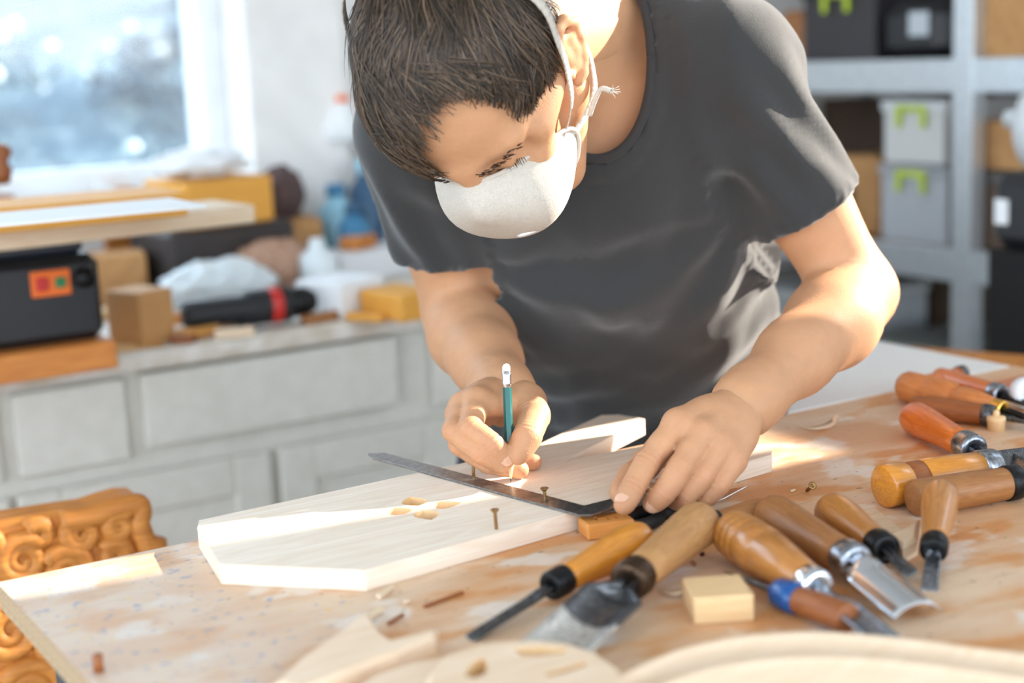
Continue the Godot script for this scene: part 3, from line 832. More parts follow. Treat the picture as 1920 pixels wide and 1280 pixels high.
# ---------------------------------------------------------------- workbench
func build_bench() -> void:
	var xa := 0.247; var xb := 1.405; var za := -1.183; var zb := -0.40
	var th := 0.022
	var bn := thing("workbench", "worn wooden workbench with scuffed orange and pale top", "workbench", Vector3((xa + xb) / 2, 0, (za + zb) / 2))
	var w := xb - xa; var d := zb - za
	var st := ST()
	# top face with uv, rounded front corner edges
	var corners := [Vector3(-w / 2, BT, -d / 2), Vector3(w / 2, BT, -d / 2), Vector3(w / 2, BT, d / 2), Vector3(-w / 2, BT, d / 2)]
	var uvs := [Vector2(0, 0), Vector2(1, 0), Vector2(1, 1), Vector2(0, 1)]
	for k in [0, 1, 2, 0, 2, 3]:
		st.set_uv(uvs[k])
		st.add_vertex(corners[k])
	put("table_top", finish(st), M.bench, bn)
	st = ST()
	box(st, Vector3(0, BT - th / 2 - 0.0004, 0), Vector3(w, th, d), 0.002)
	put("top_slab", finish(st), M.bench_edge, bn)
	for q in [[-w / 2 + 0.045, 1.0], [w / 2 - 0.045, -1.0]]:
		put("side_beam", boxc(Vector3(0.03, 0.05, d - 0.04), 0.003), M.iron_beam, bn, Vector3(q[0], BT - th - 0.026, 0))
	for z in [-d / 2 + 0.03, d / 2 - 0.03]:
		put("cross_beam", boxc(Vector3(w - 0.12, 0.05, 0.03), 0.003), M.iron_beam, bn, Vector3(0, BT - th - 0.026, z))
		for x in [-w / 2 + 0.06, w / 2 - 0.06]:
			put("leg", boxc(Vector3(0.05, BT - th - 0.052, 0.05), 0.003), M.iron_beam, bn, Vector3(x, (BT - th - 0.052) / 2, z))
	var pg := gp(174, 1262, BT)
	one("dowel_peg", "short brown dowel peg standing on the bench corner edge", "peg", lathem([[0, 0], [0, 0.0035], [0.012, 0.0035], [0.012, 0]], 12), M.handle_dark, pg + Vector3(0.004, 0, 0), Basis(Vector3.UP, Vector3.LEFT, Vector3.BACK))
	# white side table that continues the bench behind its right end
	var poly := PackedVector2Array([Vector2(1.06, -1.186), Vector2(1.405, -1.186), Vector2(1.405, -1.41), Vector2(1.26, -1.41)])
	var c := centre(poly)
	var wt := thing("side_table", "plain white table top set against the back of the bench", "table", Vector3(c.x, 0, c.y))
	st = ST()
	prism(st, shifted(poly, c), BT - 0.02, BT, 0.002)
	put("table_top", finish(st), mat(rgb(236, 230, 224), 0.45), wt)
	for q in [Vector2(1.36, -1.23), Vector2(1.36, -1.37), Vector2(1.27, -1.37)]:
		put("leg", boxc(Vector3(0.035, BT - 0.02, 0.035), 0.002), M.white_paint, wt, Vector3(q.x - c.x, (BT - 0.02) / 2, q.y - c.y))

# ---------------------------------------------------------------- carved board being marked, square, pencil, screws
const TH := 0.016
func build_workpiece() -> void:
	var outline := [[373, 976], [370, 992], [412, 1058], [685, 1070], [1100, 953], [1250, 912], [1380, 872], [1446, 853], [1449, 844], [1438, 836], [1395, 829], [1330, 815], [1219, 834], [1150, 847], [1085, 860], [1058, 866], [1094, 845], [1150, 816], [1204, 789], [1209, 786], [1200, 784], [1160, 778], [1128, 779], [1000, 838], [880, 866], [640, 918]]
	var poly := gpoly(outline, BT + TH)
	var c := centre(poly)
	var comb := CSGCombiner3D.new()
	comb.name = numbered("carved_board")
	add_child(comb)
	comb.position = Vector3(c.x, BT + 0.0004, c.y)
	tag(comb, "pale pine board with chamfered end and rosette cut-out on the workbench", "board")
	var st := ST()
	prism(st, shifted(poly, c), 0.0, TH, 0.0012)
	var base := CSGMesh3D.new()
	base.name = "plank"
	base.mesh = finish(st)
	base.material = M.board
	comb.add_child(base)
	# four leaf-shaped openings, wider above than below
	var mid := gp(788, 953, BT + TH)
	for k in 4:
		var a := k * PI / 2 + 0.24
		var d := Vector2(cos(a), sin(a))
		var s := Vector2(-d.y, d.x)
		var top := PackedVector2Array(); var low := PackedVector2Array()
		var n := 9
		for i in 2 * n:
			var t := float(i % n) / n
			var sg := 1.0 if i < n else -1.0
			if sg < 0: t = 1.0 - t
			var L := 0.006 + t * 0.031
			var wd := sin(PI * minf(1.0, pow(t, 0.8))) * 0.0115
			var p: Vector2 = d * L + s * wd * sg
			top.append(p)
			var cc := d * 0.022
			low.append(cc + (p - cc) * 0.45)
		st = ST()
		var O := Vector3(mid.x - c.x, 0, mid.z - c.y)
		for i in 2 * n:
			var j := (i + 1) % (2 * n)
			var A := O + Vector3(low[i].x, -0.002, low[i].y); var B := O + Vector3(low[j].x, -0.002, low[j].y)
			var C := O + Vector3(top[j].x, TH + 0.002, top[j].y); var D := O + Vector3(top[i].x, TH + 0.002, top[i].y)
			var cen := O + Vector3(d.x * 0.022, TH / 2, d.y * 0.022)
			_face(st, [A, B, C], cen); _face(st, [A, C, D], cen)
			_face(st, [D, C, O + Vector3(d.x * 0.022, TH + 0.002, d.y * 0.022)], cen)
			_face(st, [A, B, O + Vector3(d.x * 0.022, -0.002, d.y * 0.022)], cen)
		var cut := CSGMesh3D.new()
		cut.name = "leaf_cut"
		cut.operation = CSGShape3D.OPERATION_SUBTRACTION
		cut.mesh = finish(st)
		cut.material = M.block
		comb.add_child(cut, true)
	# framing square
	var y := BT + TH + 0.0008
	var sq := slab("framing_square", "dark steel framing square lying across the pale board", "square", [[690, 849], [700, 858], [1088, 965], [1110, 964], [1196, 938], [1200, 921], [1095, 947], [720, 848]], y, 0.0018, M.square_steel, 0.0004)
	# screws standing in the board
	for q in [[931, 993, 0.017, 3.0, "tilted screw driven into the board before the square"], [888, 893, 0.014, -1.0, "screw standing in the board beside the silver ring"], [1022, 936, 0.010, 2.0, "short screw standing against the square's inner edge"]]:
		var P := gp(q[0], q[1], BT + TH)
		var sc := thing("wood_screw", q[4], "screw", P, Basis(Vector3.BACK, deg_to_rad(q[3])), "screws driven into the pale board")
		screw_parts(sc, q[2])
	# pencil
	var tip := gp(958, 908, BT + TH); var topp := dp(949, 683, 1.340)
	tip.y += 0.0016
	var L := (topp - tip).length()
	var pc := thing("pencil", "dark green pencil held upright with its tip at the square", "pencil", tip, along(topp - tip, Vector3(0, 0, 1)))
	var r := 0.0036
	put("lead", lathem([[0, 0.0], [0.0005, 0.0003], [0.004, 0.0009]], 10), M.graphite, pc)
	put("sharpened_tip", lathem([[0.0035, 0.0008], [0.017, r * 1.0], [0.017, 0]], 18), M.block, pc)
	var hx := ST()
	lathe(hx, [[0.0155, r * 0.9], [0.0175, r * 1.08], [L - 0.018, r * 1.08], [L - 0.018, 0]], 6)
	put("shaft", finish(hx), M.pencil_green, pc)
	put("ferrule", lathem([[L - 0.02, 0], [L - 0.02, r * 1.1], [L - 0.016, r * 1.14], [L - 0.013, r * 1.06], [L - 0.01, r * 1.12], [L - 0.006, r * 1.06], [L - 0.006, 0]], 18), M.chrome, pc)
	put("eraser", lathem([[L - 0.007, 0], [L - 0.007, r * 0.98], [L - 0.002, r * 0.95], [L, r * 0.7], [L + 0.0008, 0]], 16), M.eraser, pc)

func screw_parts(sc: Node3D, h: float) -> void:
	var up := Basis(Vector3.UP, Vector3.LEFT, Vector3.BACK)
	var prof: Array = [[-0.004, 0.0]]
	var x := -0.004
	while x < h - 0.004:
		prof.append([x, 0.0011]); prof.append([x + 0.0005, 0.0016]); x += 0.0011
	prof.append([h - 0.003, 0.0013])
	put("shank", lathem(prof, 10), M.screw, sc, Vector3.ZERO, up)
	put("head", lathem([[h - 0.0032, 0.0012], [h - 0.0004, 0.0036], [h, 0.0036], [h, 0.0012], [h - 0.0008, 0.001], [h - 0.0008, 0]], 16), M.screw, sc, Vector3.ZERO, up)

# ---------------------------------------------------------------- carving tools
const PROFILE := {
	"palm": [[0.0, 0.0], [0.004, 0.32], [0.02, 0.62], [0.05, 0.84], [0.1, 0.97], [0.18, 1.0], [0.35, 0.98], [0.6, 0.84], [0.85, 0.68], [1.0, 0.66], [1.0, 0.0]],
	"club": [[0.0, 0.0], [0.004, 0.35], [0.02, 0.68], [0.06, 0.9], [0.12, 1.0], [0.28, 0.97], [0.55, 0.86], [0.8, 0.78], [1.0, 0.74], [1.0, 0.0]],
	"straight": [[0.0, 0.0], [0.0, 0.82], [0.012, 0.94], [0.03, 0.99], [0.1, 1.0], [0.6, 0.98], [0.94, 0.9], [1.0, 0.88], [1.0, 0.0]],
	"rings": [[0.0, 0.0], [0.006, 0.45], [0.03, 0.8], [0.08, 0.97], [0.14, 1.0], [0.155, 0.93], [0.17, 1.02], [0.21, 1.03], [0.225, 0.95], [0.24, 1.04], [0.28, 1.05], [0.3, 0.96], [0.32, 1.04], [0.48, 1.02], [0.5, 0.96], [0.52, 1.0], [0.75, 0.82], [1.0, 0.58], [1.0, 0.0]],
	"waist": [[0.0, 0.0], [0.004, 0.5], [0.02, 0.85], [0.06, 1.0], [0.25, 1.0], [0.27, 0.94], [0.3, 0.98], [0.5, 1.04], [0.56, 0.86], [0.6, 0.72], [0.64, 0.86], [0.78, 0.8], [1.0, 0.5], [1.0, 0.0]],
	"bark": [[0.0, 0.0], [0.0, 0.88], [0.01, 0.98], [0.03, 1.0], [0.2, 0.98], [0.22, 0.86], [0.36, 0.85], [0.38, 0.95], [0.7, 0.92], [1.0, 0.8], [1.0, 0.0]],
}
func scaled(key: String, L: float, r: float) -> Array:
	var out: Array = []
	for q in PROFILE[key]: out.append([q[0] * L, q[1] * r])
	return out
# butt and ferrule end in photo pixels with heights of the axis over the bench top
func carving_tool(called: String, label: String, butt: Array, end: Array, r: float, key: String, hm: Material, fl: float, fm: Material, blade: Dictionary = {}, roll := 0.0) -> Node3D:
	var A := gp(butt[0], butt[1], BT + butt[2]); var B := gp(end[0], end[1], BT + end[2])
	var L := (B - A).length()
	var t := thing(called, label, "carving tool", A, along(B - A) * Basis(Vector3.RIGHT, roll), "carving tools spread on the workbench")
	put("handle", lathem(scaled(key, L, r), 30), hm, t)
	var re: float = PROFILE[key][-2][1] * r
	if fl > 0.0:
		put("ferrule", lathem([[L - fl * 0.35, re * 0.9], [L - fl * 0.33, re * 1.09], [L - fl * 0.2, re * 1.13], [L + fl * 0.5, re * 1.1], [L + fl * 0.62, re * 0.98], [L + fl * 0.64, re * 0.6], [L + fl * 0.5, re * 0.35], [L + fl * 0.45, 0.0]], 28), fm, t)
	if not blade.is_empty():
		var sm: Material = blade.get("m", M.steel)
		var sp: float = blade.get("split", 1.0)
		var at := Vector3(L + fl * 0.4, blade.get("dy", 0.0), 0)
		var turn := Basis(Vector3.RIGHT, blade.get("roll", 0.0)) * Basis(Vector3.BACK, blade.get("dip", 0.0))
		put("blade", gouge(blade.len, blade.w, blade.get("arc", 120.0), blade.get("th", 0.0026), blade.get("shank", 0.03), blade.get("sr", 0.004), 0.0, sp), sm, t, at, turn)
		if sp < 1.0:
			put("ground_edge", gouge(blade.len, blade.w, blade.get("arc", 120.0), blade.get("th", 0.0026), blade.get("shank", 0.03), blade.get("sr", 0.004), sp, 1.0), M.steel_worn, t, at, turn)
	return t
# hollow blade: shank, then a curved channel open upwards
func gouge(L: float, w: float, arc: float, th: float, shank: float, sr: float, t0 := 0.0, t1 := 1.0) -> ArrayMesh:
	var st := ST(true)
	var n := 12
	var rings: Array = []
	var secs := 16
	for k in secs + 1:
		var t := lerpf(t0, t1, float(k) / secs)
		var x := t * L
		var f := smoothstep(shank * 0.55, shank * 1.5, x)          # 0 shank .. 1 channel
		var ww := lerpf(sr * 2.0, w, f)
		var a := deg_to_rad(lerpf(250.0, arc, f))
		var R := ww * 0.5 / maxf(0.2, sin(minf(a * 0.5, PI / 2)))
		var tk := lerpf(sr * 0.9, th, f)
		if t > 0.9: tk *= lerpf(1.0, 0.25, (t - 0.9) / 0.1)
		var ring := PackedVector3Array()
		var base := lerpf(0.0, -sr, f)
		for i in n + 1:
			var ph := -a / 2 + a * i / n
			ring.append(Vector3(x, base + R - R * cos(ph) - lerpf(R, 0.0, f), R * sin(ph)))
		for i in n + 1:
			var ph := a / 2 - a * i / n
			var r2 := R - tk
			ring.append(Vector3(x, base + R - r2 * cos(ph) - lerpf(R, 0.0, f), r2 * sin(ph)))
		rings.append(ring)
	var m: int = rings[0].size()
	for k in secs:
		for i in m:
			var j := (i + 1) % m
			quad(st, rings[k][i], rings[k][j], rings[k + 1][j], rings[k + 1][i])
	for i in n:
		quad(st, rings[secs][i], rings[secs][i + 1], rings[secs][m - 2 - i], rings[secs][m - 1 - i])
		quad(st, rings[0][i + 1], rings[0][i], rings[0][m - 1 - i], rings[0][m - 2 - i])
	st.index()
	return finish(st)
func flat_blade(L: float, w0: float, w1: float, th: float) -> ArrayMesh:
	var st := ST()
	var P := PackedVector2Array([Vector2(0, -w0 / 2), Vector2(L * 0.25, -w0 / 2), Vector2(L * 0.4, -w1 / 2), Vector2(L, -w1 / 2), Vector2(L, w1 / 2), Vector2(L * 0.4, w1 / 2), Vector2(L * 0.25, w0 / 2), Vector2(0, w0 / 2)])
	prism(st, P, -th / 2, th / 2, th * 0.4)
	return finish(st)

func build_tools() -> void:
	# pair with the dark wide blade before the block
	carving_tool("gouge", "glossy yellow-handled gouge with dark ferrule beside the slotted wooden tag", [1212, 1004, 0.022], [1050, 1090, 0.015], 0.0150, "palm", M.handle_yellow, 0.018, M.black_iron, {"len": 0.085, "w": 0.012, "m": M.steel_dark, "shank": 0.02, "dip": -0.06})
	carving_tool("gouge", "wide dark steel gouge with fat light beech handle", [1322, 972, 0.026], [1190, 1082, 0.021], 0.0178, "club", M.handle_beech, 0.019, M.steel_brown, {"len": 0.122, "w": 0.044, "arc": 95.0, "th": 0.003, "m": M.steel_dark, "shank": 0.018, "sr": 0.007, "dip": -0.06, "roll": -0.2, "split": 0.52})
	carving_tool("carving_handle", "brown handle lying behind the beech gouge near the scissors", [1446, 962, 0.013], [1338, 980, 0.013], 0.0135, "palm", M.handle_brown, 0.014, M.black_iron)
	carving_tool("gouge", "ringed ochre handle gouge lying over the blue-collared awl", [1365, 993, 0.021], [1522, 1092, 0.019], 0.0185, "rings", M.handle_ochre, 0.016, M.chrome, {"len": 0.085, "w": 0.022, "m": M.steel, "shank": 0.026, "dip": -0.1})
	var aw := carving_tool("awl", "blue-collared awl with brown handle and thin dark spike", [1592, 1160, 0.012], [1492, 1122, 0.011], 0.0105, "straight", M.handle_dark, 0.0, M.steel)
	var L := (gp(1592, 1160, BT + 0.012) - gp(1492, 1122, BT + 0.011)).length()
	put("collar", lathem([[L - 0.004, 0], [L - 0.004, 0.0104], [L + 0.004, 0.0112], [L + 0.016, 0.0105], [L + 0.022, 0.006], [L + 0.022, 0]], 24), M.blue_plastic, aw)
	put("spike", lathem([[L + 0.02, 0.0026], [L + 0.05, 0.0024], [L + 0.078, 0.0], ], 12), M.steel_dark, aw)
	carving_tool("gouge", "brown-handled gouge with wide bright polished blade", [1438, 958, 0.018], [1592, 1048, 0.017], 0.0172, "club", M.handle_brown, 0.019, M.steel, {"len": 0.082, "w": 0.040, "arc": 110.0, "th": 0.0028, "m": M.chrome, "shank": 0.014, "sr": 0.006, "dip": 0.12, "roll": PI, "dy": 0.002})
	carving_tool("gouge", "short amber handle with open black ferrule before the curled chip", [1552, 952, 0.016], [1650, 1022, 0.014], 0.0162, "palm", M.handle_ochre, 0.018, M.black_iron, {"len": 0.04, "w": 0.014, "m": M.steel_dark, "shank": 0.02, "dip": -0.1})
	carving_tool("chisel", "amber handle pointing its narrow bright blade away from the log-like handles", [1766, 918, 0.030], [1752, 1022, 0.016], 0.0142, "palm", M.handle_ochre, 0.017, M.black_iron, {"len": 0.05, "w": 0.012, "arc": 34.0, "m": M.steel, "shank": 0.004, "sr": 0.005, "dip": -0.08})
	var bk := carving_tool("gouge", "thick bark-textured yellow handle with steel ferrule", [1656, 912, 0.0180], [1845, 878, 0.0165], 0.0182, "bark", M.handle_yellow, 0.02, M.steel, {"len": 0.13, "w": 0.04, "arc": 100.0, "m": M.steel_dark, "shank": 0.012, "sr": 0.007, "roll": 0.3, "dip": -0.05})
	var bl := (gp(1845, 878, BT + 0.0165) - gp(1656, 912, BT + 0.018)).length()
	put("bark_band", lathem([[bl * 0.205, 0.0150], [bl * 0.215, 0.0166], [bl * 0.30, 0.0168], [bl * 0.37, 0.0164], [bl * 0.38, 0.0150]], 30, 0.02), M.handle_dark, bk)
	carving_tool("gouge", "plain cylindrical brown handle lying against the bark-textured one", [1712, 934, 0.0155], [1893, 905, 0.0148], 0.0152, "straight", M.handle_brown, 0.015, M.black_iron, {"len": 0.1, "w": 0.02, "m": M.steel_dark, "shank": 0.03, "dip": -0.06})
	carving_tool("gouge", "bright orange handle with bell ferrule and dark flared blade", [1706, 778, 0.0170], [1815, 836, 0.0158], 0.0165, "club", M.handle_orange, 0.022, M.steel, {"len": 0.09, "w": 0.042, "arc": 100.0, "m": M.steel_dark, "shank": 0.026, "sr": 0.0065, "dip": -0.02})
	carving_tool("gouge", "salmon turned handle with brass ferrule across a red-orange one", [1692, 722, 0.018], [1872, 765, 0.016], 0.0165, "waist", M.handle_salmon, 0.012, M.brass, {"len": 0.12, "w": 0.008, "m": M.black_iron, "shank": 0.03, "dip": -0.07})
	carving_tool("gouge", "dark brown octagonal handle under the salmon turned one", [1712, 762, 0.0115], [1852, 778, 0.0115], 0.0115, "straight", M.handle_dark, 0.012, M.steel_dark, {"len": 0.11, "w": 0.012, "m": M.steel_dark, "shank": 0.03})
	carving_tool("gouge", "orange handle with steel ferrule, furthest among the stacked tools", [1760, 708, 0.0125], [1868, 738, 0.0120], 0.0120, "straight", M.handle_orange, 0.015, M.steel, {"len": 0.11, "w": 0.014, "m": M.black_iron, "shank": 0.03})
	carving_tool("gouge", "red-orange butt of a handle lying under the salmon tool", [1690, 738, 0.012], [1800, 700, 0.012], 0.0120, "palm", M.handle_orange, 0.012, M.steel_dark)
	slab("wood_wedge", "flat orange wooden wedge behind the far tools", "wedge", [[1858, 716], [1960, 690], [1990, 712], [1900, 724]], BT, 0.014, M.handle_orange, 0.002)
	one("tape_roll", "small white tape roll by the orange wooden wedge", "tape", lathem([[-0.009, 0.006], [-0.009, 0.016], [0.009, 0.016], [0.009, 0.006], [-0.009, 0.006]], 26), M.paper, gp(1926, 737, BT + 0.0165), yaw(60))

func build_small_pieces() -> void:
	# turned pawn-like knob
	var up := Basis(Vector3.UP, Vector3.LEFT, Vector3.BACK)
	var kb := thing("turned_knob", "little unfinished turned wooden knob before the stacked tools", "knob", gp(1868, 806, BT))
	put("base", lathem([[0, 0], [0, 0.0082], [0.009, 0.0086], [0.010, 0.0092], [0.0135, 0.0088], [0.0145, 0.005], [0.0145, 0]], 24), M.block, kb, Vector3.ZERO, up)
	put("tip", lathem([[0.014, 0.0028], [0.017, 0.0034], [0.020, 0.0022], [0.0205, 0]], 16), M.block, kb, Vector3.ZERO, up)
	# square block
	var cb := gp(1346, 1148, BT)
	one("pine_block", "square pale pine block on the bench before the tools", "block", boxm(Vector3(0.041, 0.019, 0.041), 0.0006), M.block, cb + Vector3(0, 0.0003, 0), yaw(-27))
	# slotted tag
	var tg := gp(1137, 1000, BT)
	var tagm := tmat(M.block.albedo_texture, Vector3(5, 22, 22), 0.5, 0, rgb(232, 168, 96))
	var tgc := CSGCombiner3D.new()
	tgc.name = numbered("wooden_tag")
	add_child(tgc)
	tgc.transform = Transform3D(yaw(-16), tg + Vector3(0, 0.0003, 0))
	tag(tgc, "small orange wooden tag with a notched slot beside the board", "tag")
	var tb := CSGMesh3D.new()
	tb.name = "body"; tb.mesh = boxm(Vector3(0.040, 0.013, 0.026), 0.0012); tb.material = tagm
	tgc.add_child(tb)
	var st := ST()
	for q in [[0.0, 0.0, 0.020, 0.0036], [-0.008, -0.001, 0.003, 0.0092], [0.001, 0.001, 0.003, 0.0096], [0.008, 0.001, 0.003, 0.0088]]:
		var notch := CSGBox3D.new()
		notch.name = "notch"; notch.operation = CSGShape3D.OPERATION_SUBTRACTION
		notch.size = Vector3(q[2], 0.012, q[3]); notch.position = Vector3(q[0], 0.0115, q[1]); notch.material = tagm
		tgc.add_child(notch, true)
	# scissors
	var sc := thing("scissors", "open black-handled scissors lying under the spread fingers", "scissors", gp(1305, 944, BT + 0.006))
	var o := sc.position
	for q in [[[1298, 948], [1402, 912], 0.0052], [[1298, 946], [1374, 908], 0.0078]]:
		var A := gp(q[0][0], q[0][1], BT + q[2]) - o; var B := gp(q[1][0], q[1][1], BT + q[2]) - o
		var d := (B - A)
		var P := PackedVector2Array([Vector2(-0.012, -0.0065), Vector2(d.length() * 0.5, -0.0062), Vector2(d.length(), 0.0), Vector2(d.length() * 0.5, 0.0045), Vector2(-0.012, 0.0055)])
		st = ST()
		prism(st, P, -0.001, 0.001, 0.0006)
		put("blade", finish(st), M.chrome, sc, A, along(d) * Basis(Vector3.RIGHT, 0.45))
	put("pivot", lathem([[0, 0], [0, 0.0035], [0.002, 0.003], [0.0026, 0]], 16), M.steel, sc, Vector3(0.004, 0.003, 0), up)
	for q in [[1206, 972, 24.0, 12.0], [1262, 940, 22.0, 10.0]]:
		var loop: Array = []
		for i in 21:
			var a := TAU * i / 20.0
			loop.append(gp(q[0] + cos(a) * q[2] * 1.35 - sin(a) * 4, q[1] + sin(a) * q[3] * 1.1 - cos(a) * 6, BT + 0.0065) - o)
		st = ST(true)
		tube(st, loop, [0.0055], 10)
		var e := gp(q[0] + 26, q[1] - 8, BT + 0.0065) - o
		tube(st, [e, (e + Vector3(0, 0, 0)) * 0.5, Vector3(0, 0.0005, 0)], [0.0065, 0.0062, 0.005], 10)
		put("finger_loop", finish(st), M.black_rubber, sc)
	# loose screws and bits
	var bits := [[1213, 1000, 0.012, 40.0, "loose silver screw lying between tag and beech handle"], [1246, 992, 0.012, 115.0, "loose silver screw beside the scissors' larger loop"]]
	for q in bits:
		var s := thing("loose_screw", q[4], "screw", gp(q[0], q[1], BT + 0.0036), yaw(q[3]) * Basis(Vector3.BACK, PI / 2))
		screw_parts(s, 0.014)
	var ls := thing("loose_screw", "short brass screw lying alone on bare bench", "screw", gp(1516, 917, BT + 0.0036), yaw(70) * Basis(Vector3.BACK, 1.0))
	screw_parts(ls, 0.011)
	# splinters and chips
	var slv := [[722, 1115, 0.022, 0.0042, 35.0, M.pale_wood, "short white dowel splinter near the board's corner"], [700, 1157, 0.022, 0.0042, 28.0, M.pale_wood, "pale dowel splinter beside the carved leaf piece"], [832, 1127, 0.038, 0.0024, 12.0, M.handle_dark, "long thin brown splinter on the bench"], [742, 1164, 0.02, 0.0024, 30.0, M.handle_dark, "short dark splinter beside the carved leaf piece"], [1487, 922, 0.006, 0.002, 10.0, M.pale_wood, "tiny pale chip near the lone brass screw"], [1392, 893, 0.006, 0.0016, 60.0, M.chip_hole, "tiny dark chip at the board's front edge"], [933, 1031, 0.005, 0.002, 10.0, M.chip_hole, "tiny dark chip below the tilted screw"], [1268, 1058, 0.008, 0.003, 40.0, M.handle_dark, "reddish wood crumb beside the beech handle"], [1300, 1060, 0.007, 0.003, 70.0, M.handle_dark, "reddish wood crumb between beech and ringed handles"], [1317, 1042, 0.005, 0.0025, 20.0, M.chip_hole, "dark wood crumb under the ringed handle"], [762, 1132, 0.004, 0.003, 0.0, M.pale_wood, "pale crumb between the splinters"]]
	for q in slv:
		one("splinter", q[6], "splinter", boxm(Vector3(q[2], q[3], q[3]), q[3] * 0.3), q[5], gp(q[0], q[1], BT) + Vector3(0, 0.0003, 0), yaw(q[4]), "splinters and chips on the bench")
	# shavings: thin curled strips
	shaving("pale curled shaving on bare bench beyond the wrist", [[1498, 797, 0.001], [1520, 803, 0.001], [1548, 799, 0.002], [1562, 790, 0.008], [1570, 780, 0.016]], 0.012)
	slab("wood_chip", "thick pale pointed wood chip beside the narrow-bladed chisel", "chip", [[1664, 1000], [1694, 1022], [1720, 1008], [1727, 966], [1700, 985]], BT, 0.014, M.pale_wood, 0.003)
	shaving("broad cream shaving lying before the beech gouge", [[1240, 1108, 0.001], [1262, 1112, 0.0015], [1290, 1104, 0.001]], 0.012)
	# thin flat offcut under the amber handles
	slab("veneer_offcut", "thin pale veneer offcut lying flat among the handles", "veneer", [[1540, 985], [1640, 950], [1700, 1000], [1630, 1030]], BT, 0.0012, M.pale_wood, 0.0003)

func shaving(label: String, px: Array, w: float) -> void:
	var pts: Array = []
	for q in px: pts.append(gp(q[0], q[1], BT + 0.0006 + q[2]))
	pts = smooth_path(pts, 5)
	var o: Vector3 = pts[0]
	var st := ST(true)
	var side := Vector3(0.3, 0, -1).normalized()
	for i in range(pts.size() - 1):
		var a: Vector3 = pts[i] - o; var b: Vector3 = pts[i + 1] - o
		var t := 0.0006
		var wa := w * (0.55 + 0.45 * sin(PI * (i + 0.5) / pts.size())); var wb := w * (0.55 + 0.45 * sin(PI * (i + 1.5) / pts.size()))
		var u := Vector3(0, t, 0)
		quad(st, a - side * wa / 2 + u, b - side * wb / 2 + u, b + side * wb / 2 + u, a + side * wa / 2 + u)
		quad(st, a + side * wa / 2, b + side * wb / 2, b - side * wb / 2, a - side * wa / 2)
		quad(st, a - side * wa / 2, b - side * wb / 2, b - side * wb / 2 + u, a - side * wa / 2 + u)
		quad(st, a + side * wa / 2 + u, b + side * wb / 2 + u, b + side * wb / 2, a + side * wa / 2)
	one("wood_shaving", label, "shaving", finish(st), M.pale_wood, o, Basis.IDENTITY, "wood shavings on the bench")

